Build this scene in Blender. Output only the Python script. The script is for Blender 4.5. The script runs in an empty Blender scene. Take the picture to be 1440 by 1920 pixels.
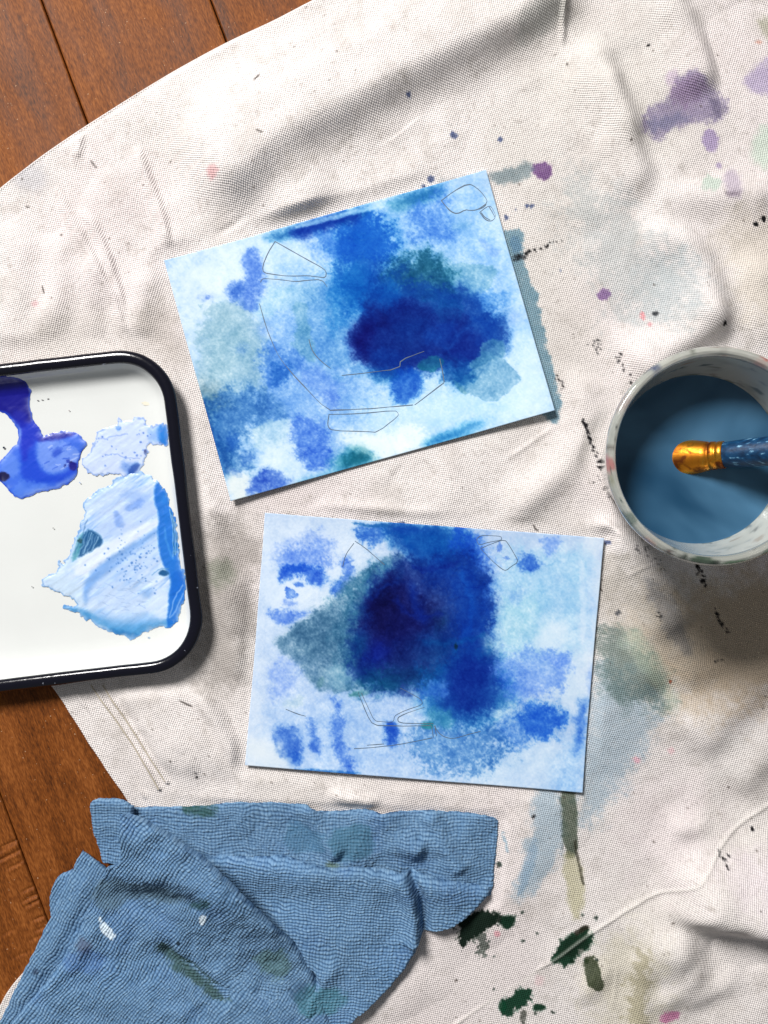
import bpy, math, random
import numpy as np
from mathutils import Vector

# ------------------------------------------------------------------ camera, light, exposure
S = 0.000286                 # metres per unit of plan (one plan unit = 0.286 mm)
H = 0.45                     # camera height above the floor
HP = H / S                   # the same in plan units
scene = bpy.context.scene

cam_d = bpy.data.cameras.new("camera")
cam = bpy.data.objects.new("camera", cam_d)
scene.collection.objects.link(cam)
cam.location = (0, 0, H)
cam.rotation_euler = (0, 0, 0)
cam_d.sensor_fit = 'VERTICAL'
cam_d.sensor_height = 24
cam_d.lens = 12.0 * H / (960 * S)
cam_d.clip_start = 0.01
cam_d.clip_end = 50
scene.camera = cam

world = bpy.data.worlds.new("World")
scene.world = world
world.use_nodes = True
bg = world.node_tree.nodes["Background"]
bg.inputs[0].default_value = (0.93, 0.97, 1.0, 1)
bg.inputs[1].default_value = 0.17

def area_lamp(name, pos, power, size, col):
    d = bpy.data.lights.new(name, 'AREA')
    d.shape = 'DISK'; d.size = size; d.energy = power; d.color = col
    o = bpy.data.objects.new(name, d)
    scene.collection.objects.link(o)
    o.location = pos
    o.rotation_euler = Vector((-pos[0], -pos[1], -pos[2])).to_track_quat('-Z', 'Y').to_euler()
    return o
area_lamp("window_light", (-1.0, 1.5, 1.75), 103, 0.75, (1.0, 0.985, 0.96))

scene.view_settings.view_transform = 'Standard'
scene.view_settings.look = 'None'
scene.view_settings.exposure = 0.0
scene.view_settings.gamma = 1.0
scene.view_settings.use_curve_mapping = False

# ------------------------------------------------------------------ helpers
col = scene.collection
rng = np.random.default_rng(7)
random.seed(7)

def lin(c, k=1.0):
    c = np.asarray(c, float) / 255.0
    return np.where(c <= 0.04045, c / 12.92, ((c + 0.055) / 1.055) ** 2.4) * k

def sstep(a, b, x):
    t = np.clip((x - a) / (b - a), 0, 1)
    return t * t * (3 - 2 * t)

_lat = [rng.random((256, 256)) for _ in range(16)]
def vnoise(x, y, seed=0):
    L = _lat[seed % 16]
    x = np.asarray(x, float) + seed * 17.31; y = np.asarray(y, float) + seed * 7.77
    xi = np.floor(x).astype(int); yi = np.floor(y).astype(int)
    fx = x - xi; fy = y - yi
    fx = fx * fx * (3 - 2 * fx); fy = fy * fy * (3 - 2 * fy)
    x0 = xi & 255; x1 = (xi + 1) & 255; y0 = yi & 255; y1 = (yi + 1) & 255
    a = L[x0, y0] * (1 - fx) + L[x1, y0] * fx
    b = L[x0, y1] * (1 - fx) + L[x1, y1] * fx
    return a * (1 - fy) + b * fy
def fbm(x, y, sc, octv=4, seed=0, gain=0.5):
    r = 0; amp = 1; tot = 0
    for o in range(octv):
        r = r + amp * (vnoise(x / sc, y / sc, seed + o) - 0.5); tot += amp * 0.5
        amp *= gain; sc *= 0.5
    return r / tot            # about -1 .. 1

def chaikin(p, n=2, closed=True):
    p = np.asarray(p, float)
    for _ in range(n):
        q = np.roll(p, -1, 0) if closed else p[1:]
        b = p if closed else p[:-1]
        r = np.empty((len(b) * 2, 2))
        r[0::2] = b * .75 + q * .25; r[1::2] = b * .25 + q * .75
        if not closed: r = np.vstack([p[:1], r, p[-1:]])
        p = r
    return p

def poly_sd(X, Y, poly):
    d2 = np.full(X.shape, 1e18); ins = np.zeros(X.shape, bool)
    n = len(poly)
    for i in range(n):
        ax, ay = poly[i]; bx, by = poly[(i + 1) % n]
        ex, ey = bx - ax, by - ay
        L = ex * ex + ey * ey + 1e-12
        t = np.clip(((X - ax) * ex + (Y - ay) * ey) / L, 0, 1)
        d2 = np.minimum(d2, (X - ax - t * ex) ** 2 + (Y - ay - t * ey) ** 2)
        if ay != by:
            c = ((ay > Y) != (by > Y)) & (X < ex * (Y - ay) / (by - ay) + ax)
            ins ^= c
    d = np.sqrt(d2)
    return np.where(ins, -d, d)

def line_sd(X, Y, pl):
    """signed distance to an open polyline (positive on its right side, y down) and place along it 0..1"""
    pl = np.asarray(pl, float)
    seg = np.hypot(*(pl[1:] - pl[:-1]).T); cum = np.r_[0, np.cumsum(seg)]
    best = np.full(X.shape, 1e18); sg = np.zeros(X.shape); tt = np.zeros(X.shape)
    for i in range(len(pl) - 1):
        ax, ay = pl[i]; bx, by = pl[i + 1]
        ex, ey = bx - ax, by - ay; L = ex * ex + ey * ey + 1e-12
        t = np.clip(((X - ax) * ex + (Y - ay) * ey) / L, 0, 1)
        dx = X - ax - t * ex; dy = Y - ay - t * ey
        d2 = dx * dx + dy * dy
        m = d2 < best
        best = np.where(m, d2, best)
        sg = np.where(m, np.sign(ex * dy - ey * dx), sg)
        tt = np.where(m, (cum[i] + t * seg[i]) / cum[-1], tt)
    return np.sqrt(best) * sg, tt

class Paint:
    """pigment laid on a surface: colour per vertex, in plan coordinates"""
    def __init__(self, X, Y, base, fray=1.0, mottle=0.0, glaze=0.0):
        self.fray = fray; self.mottle = mottle; self.glaze = glaze
        self.X = X.ravel(); self.Y = Y.ravel()
        self.C = np.tile(np.asarray(base, float), (self.X.size, 1))
        self.k = 0
    def _sel(self, x0, y0, x1, y1, m):
        return np.nonzero((self.X > x0 - m) & (self.X < x1 + m) & (self.Y > y0 - m) & (self.Y < y1 + m))[0]
    def put(self, i, cov, rgb):
        cov = np.clip(cov, 0, 1)[:, None]
        if self.glaze:      # transparent pigment: densities add, so tints stay saturated
            c = lin(rgb, .88)
            if self.mottle:
                k = np.clip(1.15 - 1.9 * c[1], 0, 1) * np.clip((c[2] - c[0]) / max(c[2], .01), 0, 1) ** 6
                c = c * (1 + (np.array([1.0, 1.04, .88]) - 1) * k)
            c = np.clip(c, .0035, .93)[None]
            g = np.exp(np.log(np.clip(self.C[i], .002, 1)) * (1 - cov) + np.log(c) * cov)
            self.C[i] = g * self.glaze + (1 - self.glaze) * (self.C[i] * (1 - cov) + c * cov)
        else:
            self.C[i] = self.C[i] * (1 - cov) + lin(rgb, .88)[None] * cov
    def wash(self, poly, rgb, a=1., soft=6, rough=6, gran=0., edge=0., smooth=1, rs=24., tooth=4.2):
        self.k += 1; k = self.k
        poly = np.asarray(poly, float)
        if smooth: poly = chaikin(poly, smooth); poly = poly.mean(0) + (poly - poly.mean(0)) * 1.06
        m = soft * 1.5 + rough * 2 * self.fray + 4
        i = self._sel(*poly.min(0), *poly.max(0), m)
        if not len(i): return
        x = self.X[i]; y = self.Y[i]
        R = rough * self.fray
        wx = x + R * fbm(x, y, rs, 5, k, .74); wy = y + R * fbm(x, y, rs, 5, k + 5, .74)
        sd = poly_sd(wx, wy, poly)
        hard = soft <= 3 or edge > 0
        sf = soft if (hard or not self.mottle) else soft * 2.2 + 3
        cov = 1 - sstep(-sf, sf, sd)
        if gran or self.mottle:
            t = .55 * vnoise(x / tooth, y / tooth, 3) + .45 * vnoise(x / tooth * 2.2, y / tooth * 2.2, 4)
            t = .62 * t + .38 * (.5 + .5 * fbm(x, y, 20, 3, k + 3, .7))
            t = np.clip((t - .5) * 1.35 + .5, .05, .95)
            g = min(1, .35 + gran * .75) if self.mottle else min(1, gran * 1.35)
            dith = sstep(t - .40, t + .40, cov) * sstep(.02, .36, cov)
            if self.mottle and not hard:
                bleed = np.clip(1 - gran * .55 * sstep(.45, .8, t), 0, 1)      # tooth of the paper left bare
                dith = dith * bleed
            cov = cov * (1 - g) + dith * g * (1 if self.mottle else (1 - .35 * t))
        if self.mottle:
            cov = cov * np.clip(1 - self.mottle * (.16 - .34 * fbm(x, y, 38, 3, k + 2, .6)), 0, 1.08)
        cov = cov * a
        if edge: cov = cov + edge * np.exp(-(sd / 2.2) ** 2) * (sd < 2)
        self.put(i, cov, rgb)
    def dot(self, x0, y0, r, rgb, a=1., soft=2, rough=3, ry=None, gran=0.):
        ry = ry or r
        t = np.linspace(0, 2 * math.pi, 14, endpoint=False)
        self.wash(np.c_[x0 + r * np.cos(t), y0 + ry * np.sin(t)], rgb, a, soft, rough, gran, smooth=0, rs=max(r, 4))
    def stroke(self, pl, w, rgb, a=1., soft=2, rough=2, gran=0., broken=0.):
        self.k += 1; k = self.k
        pl = chaikin(pl, 1, False)
        i = self._sel(*pl.min(0), *pl.max(0), w + soft + rough + 4)
        if not len(i): return
        x = self.X[i]; y = self.Y[i]
        wx = x + rough * fbm(x, y, 12, 3, k); wy = y + rough * fbm(x, y, 12, 3, k + 5)
        d, t = line_sd(wx, wy, pl)
        cov = (1 - sstep(w / 2 - soft, w / 2 + soft, np.abs(d)))
        if broken: cov = cov * sstep(broken - .12, broken + .12, vnoise(x / 5, y / 5, k))
        if gran: cov = cov * (1 - gran * sstep(.3, .7, vnoise(x / 4, y / 4, 3)))
        self.put(i, cov * a, rgb)

def place(X, Y, z, znom=None):
    """plan coordinates -> metres; a thing at height znom (plan units) is set at its true distance"""
    k = 1.0 if znom is None else (HP - znom) / HP
    return np.c_[(np.ravel(X) - 720) * S * k, (960 - np.ravel(Y)) * S * k, np.ravel(z) * S]

def mesh_obj(name, V, F, mat, parent=None, cols=None, pxy=None, smooth=True, loc=None):
    me = bpy.data.meshes.new(name)
    V = np.asarray(V, np.float32)
    if isinstance(F, np.ndarray):
        n = F.shape[1]
        me.vertices.add(len(V)); me.vertices.foreach_set("co", V.ravel())
        me.loops.add(F.size); me.loops.foreach_set("vertex_index", F.ravel().astype(np.int32))
        me.polygons.add(len(F)); me.polygons.foreach_set("loop_start", np.arange(0, F.size, n, dtype=np.int32))
        me.update(calc_edges=True); me.validate()
    else:
        me.from_pydata([tuple(map(float, v)) for v in V], [], F); me.update()
    if smooth: me.polygons.foreach_set("use_smooth", np.ones(len(me.polygons), bool))
    if cols is not None:
        a = me.color_attributes.new("pigment", 'FLOAT_COLOR', 'POINT')
        a.data.foreach_set("color", np.c_[cols, np.ones(len(cols))].astype(np.float32).ravel())
    if pxy is not None:
        a = me.attributes.new("plan", 'FLOAT_VECTOR', 'POINT')
        a.data.foreach_set("vector", np.c_[pxy, np.zeros(len(pxy))].astype(np.float32).ravel())
    me.materials.append(mat)
    o = bpy.data.objects.new(name, me)
    col.objects.link(o)
    if parent is not None: o.parent = parent
    return o

def grid_faces(nr, nc):
    i = np.arange(nr * nc).reshape(nr, nc)
    return np.c_[i[:-1, :-1].ravel(), i[1:, :-1].ravel(), i[1:, 1:].ravel(), i[:-1, 1:].ravel()]

def skirted(V, nr, nc, drop, zmin=None):
    """grid sheet plus a turned-down border (drop in metres, or down to zmin)"""
    F = grid_faces(nr, nc)
    i = np.arange(nr * nc).reshape(nr, nc)
    ring = np.r_[i[0, :], i[1:, -1], i[-1, -2::-1], i[-2:0:-1, 0]]
    B = V[ring].copy()
    B[:, 2] = zmin if zmin is not None else B[:, 2] - drop
    n = len(V); m = len(ring)
    j = np.arange(m); k = (j + 1) % m
    F2 = np.c_[ring[j], ring[k], n + k, n + j]
    return np.vstack([V, B]), np.vstack([F, F2]), ring

def empty(name, loc):
    o = bpy.data.objects.new(name, None); o.location = loc
    o.empty_display_size = .02
    col.objects.link(o)
    return o
def tag(o, label, cat, group=None):
    o['label'] = label; o['category'] = cat
    if group: o['group'] = group
    return o
def adopt(parent, *kids):
    """parent without moving: the child's mesh is in world coordinates"""
    for k in kids:
        k.parent = parent
        k.matrix_parent_inverse = parent.matrix_world.inverted() if parent.type != 'EMPTY' else \
            __import__('mathutils').Matrix.Translation(-parent.location)

# ------------------------------------------------------------------ materials
def new_mat(name, rough=.6, spec=.5, color=None):
    m = bpy.data.materials.new(name); m.use_nodes = True
    nt = m.node_tree; b = nt.nodes["Principled BSDF"]
    b.inputs["Roughness"].default_value = rough
    b.inputs["Specular IOR Level"].default_value = spec
    if color is not None: b.inputs["Base Color"].default_value = (*color, 1)
    return m, nt, b
def N(nt, t, **kw):
    n = nt.nodes.new(t)
    for k, v in kw.items():
        if k.startswith('i_'): n.inputs[k[2:].replace('_', ' ')].default_value = v
        else: setattr(n, k, v)
    return n
def L(nt, a, ao, b, bi): nt.links.new(a.outputs[ao], b.inputs[bi])
def math_n(nt, op, a, b=None):
    n = nt.nodes.new('ShaderNodeMath'); n.operation = op
    for k, v in enumerate((a, b)):
        if v is None: continue
        if isinstance(v, (int, float)): n.inputs[k].default_value = v
        else: nt.links.new(v, n.inputs[k])
    return n.outputs[0]
def plan_vec(nt):
    return N(nt, 'ShaderNodeAttribute', attribute_name="plan").outputs['Vector']
def mix_col(nt, fac, a, b, mode='MIX'):
    n = nt.nodes.new('ShaderNodeMix'); n.data_type = 'RGBA'; n.blend_type = mode
    for k, v in ((0, fac), (6, a), (7, b)):
        if isinstance(v, (int, float)): n.inputs[k].default_value = v
        elif isinstance(v, tuple): n.inputs[k].default_value = (*v, 1)
        else: nt.links.new(v, n.inputs[k])
    return n.outputs[2]

def canvas_material():
    m, nt, b = new_mat("canvas", .95, .15)
    pv = plan_vec(nt)
    nz = N(nt, 'ShaderNodeTexNoise'); nz.inputs['Scale'].default_value = .013; nz.inputs['Detail'].default_value = 3
    nt.links.new(pv, nz.inputs['Vector'])
    sub = N(nt, 'ShaderNodeVectorMath', operation='SUBTRACT'); L(nt, nz, 'Color', sub, 0); sub.inputs[1].default_value = (.5, .5, .5)
    sc = N(nt, 'ShaderNodeVectorMath', operation='SCALE'); L(nt, sub, 0, sc, 0); sc.inputs['Scale'].default_value = 12
    ad = N(nt, 'ShaderNodeVectorMath', operation='ADD'); nt.links.new(pv, ad.inputs[0]); L(nt, sc, 0, ad, 1)
    rot = N(nt, 'ShaderNodeVectorRotate', rotation_type='Z_AXIS'); L(nt, ad, 0, rot, 'Vector'); rot.inputs['Angle'].default_value = math.radians(31)
    sp = N(nt, 'ShaderNodeSeparateXYZ'); L(nt, rot, 0, sp, 0)
    P = math.pi / 2.6
    u = math_n(nt, 'SINE', math_n(nt, 'MULTIPLY', sp.outputs[0], P))
    v = math_n(nt, 'SINE', math_n(nt, 'MULTIPLY', sp.outputs[1], P))
    w = math_n(nt, 'MULTIPLY', u, v)
    sl = N(nt, 'ShaderNodeTexNoise'); sl.inputs['Scale'].default_value = .23; sl.inputs['Detail'].default_value = 2
    L(nt, rot, 0, sl, 'Vector')
    hgt = math_n(nt, 'ADD', math_n(nt, 'MULTIPLY', w, .5), math_n(nt, 'MULTIPLY', sl.outputs['Fac'], .9))
    bp = N(nt, 'ShaderNodeBump'); bp.inputs['Strength'].default_value = 1.0; bp.inputs['Distance'].default_value = .00036
    nt.links.new(hgt, bp.inputs['Height'])
    L(nt, bp, 0, b, 'Normal')
    at = N(nt, 'ShaderNodeAttribute', attribute_name="pigment")
    # shade in the weave gaps painted into the colour, plus natural flecks
    mr = N(nt, 'ShaderNodeMapRange'); nt.links.new(w, mr.inputs[0])
    mr.inputs[1].default_value = -1; mr.inputs[2].default_value = .3; mr.inputs[3].default_value = .70; mr.inputs[4].default_value = 1.0
    fl = N(nt, 'ShaderNodeMapRange'); L(nt, sl, 'Fac', fl, 0)
    fl.inputs[1].default_value = .25; fl.inputs[2].default_value = .5; fl.inputs[3].default_value = .82; fl.inputs[4].default_value = 1.0
    f = math_n(nt, 'MULTIPLY', mr.outputs[0], fl.outputs[0])
    cm = N(nt, 'ShaderNodeCombineXYZ')
    for k in range(3): nt.links.new(f, cm.inputs[k])
    c = mix_col(nt, 1.0, at.outputs['Color'], cm.outputs[0], 'MULTIPLY')
    nt.links.new(c, b.inputs['Base Color'])
    return m

def pigment_material(name, rough, spec=.5, bump=.0, scale=900., coat=0., detail=3):
    m, nt, b = new_mat(name, rough, spec)
    at = N(nt, 'ShaderNodeAttribute', attribute_name="pigment")
    L(nt, at, 'Color', b, 'Base Color')
    if coat:
        b.inputs['Coat Weight'].default_value = coat; b.inputs['Coat Roughness'].default_value = .08
    if bump:
        tc = N(nt, 'ShaderNodeTexCoord')
        nz = N(nt, 'ShaderNodeTexNoise'); nz.inputs['Scale'].default_value = scale; nz.inputs['Detail'].default_value = detail
        L(nt, tc, 'Object', nz, 'Vector')
        bp = N(nt, 'ShaderNodeBump'); bp.inputs['Strength'].default_value = .6; bp.inputs['Distance'].default_value = bump
        L(nt, nz, 'Fac', bp, 'Height'); L(nt, bp, 0, b, 'Normal')
    return m

def wood_material():
    m, nt, b = new_mat("stained_wood", .55, .16)
    tc = N(nt, 'ShaderNodeTexCoord')
    oi = N(nt, 'ShaderNodeObjectInfo')
    off = N(nt, 'ShaderNodeVectorMath', operation='ADD')
    L(nt, tc, 'Object', off, 0)
    cb = N(nt, 'ShaderNodeCombineXYZ'); L(nt, oi, 'Random', cb, 0); L(nt, oi, 'Random', cb, 1); L(nt, cb, 0, off, 1)
    mp = N(nt, 'ShaderNodeMapping'); L(nt, off, 0, mp, 0); mp.inputs['Scale'].default_value = (1, .07, 1)
    g1 = N(nt, 'ShaderNodeTexNoise'); g1.inputs['Scale'].default_value = 420; g1.inputs['Detail'].default_value = 5; g1.inputs['Roughness'].default_value = .65
    L(nt, mp, 0, g1, 'Vector')
    mp2 = N(nt, 'ShaderNodeMapping'); L(nt, off, 0, mp2, 0); mp2.inputs['Scale'].default_value = (1, .3, 1)
    g2 = N(nt, 'ShaderNodeTexNoise'); g2.inputs['Scale'].default_value = 34; g2.inputs['Detail'].default_value = 5; g2.inputs['Distortion'].default_value = .6
    L(nt, mp2, 0, g2, 'Vector')
    g3 = N(nt, 'ShaderNodeTexNoise'); g3.inputs['Scale'].default_value = 1500; g3.inputs['Detail'].default_value = 2
    mp3 = N(nt, 'ShaderNodeMapping'); L(nt, off, 0, mp3, 0); mp3.inputs['Scale'].default_value = (1, .22, 1); L(nt, mp3, 0, g3, 'Vector')
    f = math_n(nt, 'ADD', math_n(nt, 'MULTIPLY', g1.outputs['Fac'], .26), math_n(nt, 'ADD', math_n(nt, 'MULTIPLY', g2.outputs['Fac'], .40), math_n(nt, 'MULTIPLY', g3.outputs['Fac'], .40)))
    r = N(nt, 'ShaderNodeValToRGB'); nt.links.new(f, r.inputs[0])
    e = r.color_ramp.elements
    e[0].position = .38; e[0].color = (*lin((62, 30, 8)), 1)
    e[1].position = .68; e[1].color = (*lin((152, 90, 40)), 1)
    k = e.new(.53); k.color = (*lin((114, 61, 20)), 1)
    du = N(nt, 'ShaderNodeTexNoise'); du.inputs['Scale'].default_value = 700; du.inputs['Detail'].default_value = 1; L(nt, off, 0, du, 'Vector')
    dm = N(nt, 'ShaderNodeMapRange'); L(nt, du, 'Fac', dm, 0); dm.inputs[1].default_value = .76; dm.inputs[2].default_value = .80
    cd = mix_col(nt, dm.outputs[0], r.outputs[0], tuple(lin((176, 140, 108))))
    nt.links.new(cd, b.inputs['Base Color'])
    bp = N(nt, 'ShaderNodeBump'); bp.inputs['Strength'].default_value = .5; bp.inputs['Distance'].default_value = .00022
    nt.links.new(f, bp.inputs['Height']); L(nt, bp, 0, b, 'Normal')
    rr = N(nt, 'ShaderNodeMapRange'); L(nt, g2, 'Fac', rr, 0); rr.inputs[1].default_value = .3; rr.inputs[2].default_value = .7
    rr.inputs[3].default_value = .5; rr.inputs[4].default_value = .68
    L(nt, rr, 0, b, 'Roughness')
    return m

M_canvas = canvas_material()
M_wood = wood_material()
M_sub = new_mat("dark_gap", .9, .1, (.012, .006, .003))[0]
M_paper = pigment_material("watercolour_paper", .85, .06, .00010, 1100)
M_graph = new_mat("graphite", .55, .4, tuple(lin((88, 104, 122))))[0]
M_rag = pigment_material("microfibre", .95, .12, .00016, 2600)
M_paint = pigment_material("wet_paint", .32, .45, .0, coat=.12)
M_thread = pigment_material("cotton_tape", .95, .1, .0001, 1600)
M_cup = pigment_material("stained_plastic", .2, .5, .00008, 420, coat=.8)
M_lip = pigment_material('smeared_clear_plastic', .1, .5, .0001, 300, coat=1.0)
M_lip.node_tree.nodes['Principled BSDF'].inputs['Transmission Weight'].default_value = .55
M_cup.node_tree.nodes["Principled BSDF"].inputs["Transmission Weight"].default_value = .22

def enamel(name, c, chips):
    m, nt, b = new_mat(name, .16, .5, tuple(c))
    tc = N(nt, 'ShaderNodeTexCoord')
    nz = N(nt, 'ShaderNodeTexNoise'); nz.inputs['Scale'].default_value = 30 if chips is None else 240; nz.inputs['Detail'].default_value = 3
    L(nt, tc, 'Object', nz, 'Vector')
    if chips is not None:
        r = N(nt, 'ShaderNodeMapRange'); L(nt, nz, 'Fac', r, 0); r.inputs[1].default_value = .71; r.inputs[2].default_value = .74
        nt.links.new(mix_col(nt, r.outputs[0], tuple(c), tuple(chips)), b.inputs['Base Color'])
    else:
        r = N(nt, 'ShaderNodeMapRange'); L(nt, nz, 'Fac', r, 0); r.inputs[1].default_value = .3; r.inputs[2].default_value = .7
        nt.links.new(mix_col(nt, r.outputs[0], tuple(c * .965), tuple(c)), b.inputs['Base Color'])
    bp = N(nt, 'ShaderNodeBump'); bp.inputs['Strength'].default_value = .25; bp.inputs['Distance'].default_value = .0004
    L(nt, nz, 'Fac', bp, 'Height'); L(nt, bp, 0, b, 'Normal')
    return m
M_enamel = enamel("white_enamel", lin((240, 242, 240), .79), None)
M_rim = enamel("black_enamel", lin((9, 9, 22)), lin((170, 175, 190)))

# ------------------------------------------------------------------ floor of stained planks
PDIR = np.array([88., 235.]); PDIR /= np.hypot(*PDIR)
PN = np.array([PDIR[1], -PDIR[0]])                       # to the right across the boards
fl = mesh_obj("floor", place([-900, 2500, 2500, -900], [-700, -700, 2700, 2700], [-14] * 4), [[0, 3, 2, 1]], M_sub)
fl['kind'] = 'structure'
WID = 318 * PN[0]
PZ = -2.0                                                # tops of the boards, just under plan height 0
def plank(k, gouges=()):
    x0 = np.array([77. + 318 * k, 0.])
    half = 1500.
    cen = x0 + PN * WID / 2 + PDIR * (960 - 0) / PDIR[1]
    nu, nv = (44, 260) if gouges else (15, 60)
    us = np.r_[-WID / 2 + .9, -WID / 2 + 2.0, -WID / 2 + 3.4, np.linspace(-WID / 2 + 6, WID / 2 - 6, nu), WID / 2 - 3.4, WID / 2 - 2.0, WID / 2 - .9]
    vs = np.linspace(-half, half, nv)
    if gouges:
        vs = np.sort(np.r_[vs, np.linspace(560, 980, 240)])
    U, Vv = np.meshgrid(us, vs)
    X = cen[0] + PN[0] * U + PDIR[0] * Vv; Y = cen[1] + PN[1] * U + PDIR[1] * Vv
    z = PZ + 1.6 * fbm(U + 900 * k, Vv * .5, 80, 3, k % 7)
    z = z - .3 * np.clip((np.abs(U) - (WID / 2 - 26)) / 26, 0, 1) ** 2
    z[:, 0] -= 3.2; z[:, -1] -= 3.2; z[:, 1] -= .9; z[:, -2] -= .9
    for gx, gy, ln, dp in gouges:
        du = (X - gx) * PN[0] + (Y - gy) * PN[1]; dv = (X - gx) * PDIR[0] + (Y - gy) * PDIR[1]
        dv = dv + 2.5 * fbm(X, Y, 14, 2, 3) + du * .12
        z = z - dp * np.exp(-(du / ln) ** 4) * (np.exp(-(dv / 2.6) ** 2) - .55 * np.exp(-((dv - 6.5) / 3.4) ** 2))
    V = place(X, Y, z); c = place([cen[0]], [cen[1]], [0])[0]
    ang = math.atan2(PN[0], PN[1]) - math.pi / 2          # board length along local y
    a = math.atan2(-PDIR[0], -PDIR[1]) * -1
    V2, F, _ = skirted(V, *X.shape, 0, zmin=-13.5 * S)
    # local frame: y along the board
    d = np.array([-PDIR[0], PDIR[1]]); ey = np.array([PDIR[0], -PDIR[1]]) * -1
    ey = np.array([-PDIR[0], PDIR[1]]); ex = np.array([ey[1], -ey[0]])
    R = V2[:, :2] - c[:2]
    Vl = np.c_[R @ ex, R @ ey, V2[:, 2]]
    o = mesh_obj("plank", Vl, F, M_wood)
    o.location = (c[0], c[1], 0); o.rotation_euler = (0, 0, math.atan2(ex[1], ex[0]))
    o.parent = fl
G = [(22, 1580, 26, 2.4), (10, 1592, 24, 2.0), (14, 1606, 26, 2.8), (28, 1622, 16, 2.0), (52, 1668, 12, 2.2), (56, 1684, 15, 2.8),
     (60, 1694, 13, 2.4), (72, 1722, 9, 2.6), (74, 1742, 8, 2.0), (14, 1750, 12, 1.2), (40, 1790, 18, 1.2), (66, 1760, 9, 1.5)]
for k in range(-4, 5):
    plank(k, G if k == -3 else ())
print("floor done")

# ------------------------------------------------------------------ drop cloth
PAPER1 = np.array([(311, 492), (910, 323), (1036, 772), (436, 940)], float)
PAPER2 = np.array([(499, 962), (1129, 1009), (1089, 1482), (462, 1431)], float)
def catmull(xs, ys):
    xs = np.asarray(xs, float); ys = np.asarray(ys, float)
    m = np.gradient(ys, xs)
    def f(x):
        i = np.clip(np.searchsorted(xs, x) - 1, 0, len(xs) - 2)
        h = xs[i + 1] - xs[i]; t = (x - xs[i]) / h
        return (2*t**3 - 3*t**2 + 1) * ys[i] + (t**3 - 2*t**2 + t) * h * m[i] + (-2*t**3 + 3*t**2) * ys[i+1] + (t**3 - t**2) * h * m[i+1]
    return f
left_edge = catmull([-140, 0, 40, 80, 165, 235, 300, 355, 450, 700, 1000, 1200, 1300, 1350, 1400, 1450, 1495, 1560, 1640, 1760, 1860, 1905, 2080],
                    [860, 590, 512, 428, 276, 165, 70, 0, -120, -190, -110, 20, 108, 140, 172, 205, 236, 262, 240, 110, 14, -8, -60])
ST = 2.45
ys = np.arange(-120, 2060, ST)
nc = int(1750 / ST)
t01 = np.linspace(0, 1, nc) 
xl = left_edge(ys)
xl = xl + 1.2 * fbm(ys, ys * 0, 30, 3, 2)
xr = 1590.
# keep columns evenly spaced: shift of the row start only
XX = xl[:, None] + (xr - xl[:, None]) * t01[None]
YY = np.repeat(ys[:, None], nc, 1)

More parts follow.
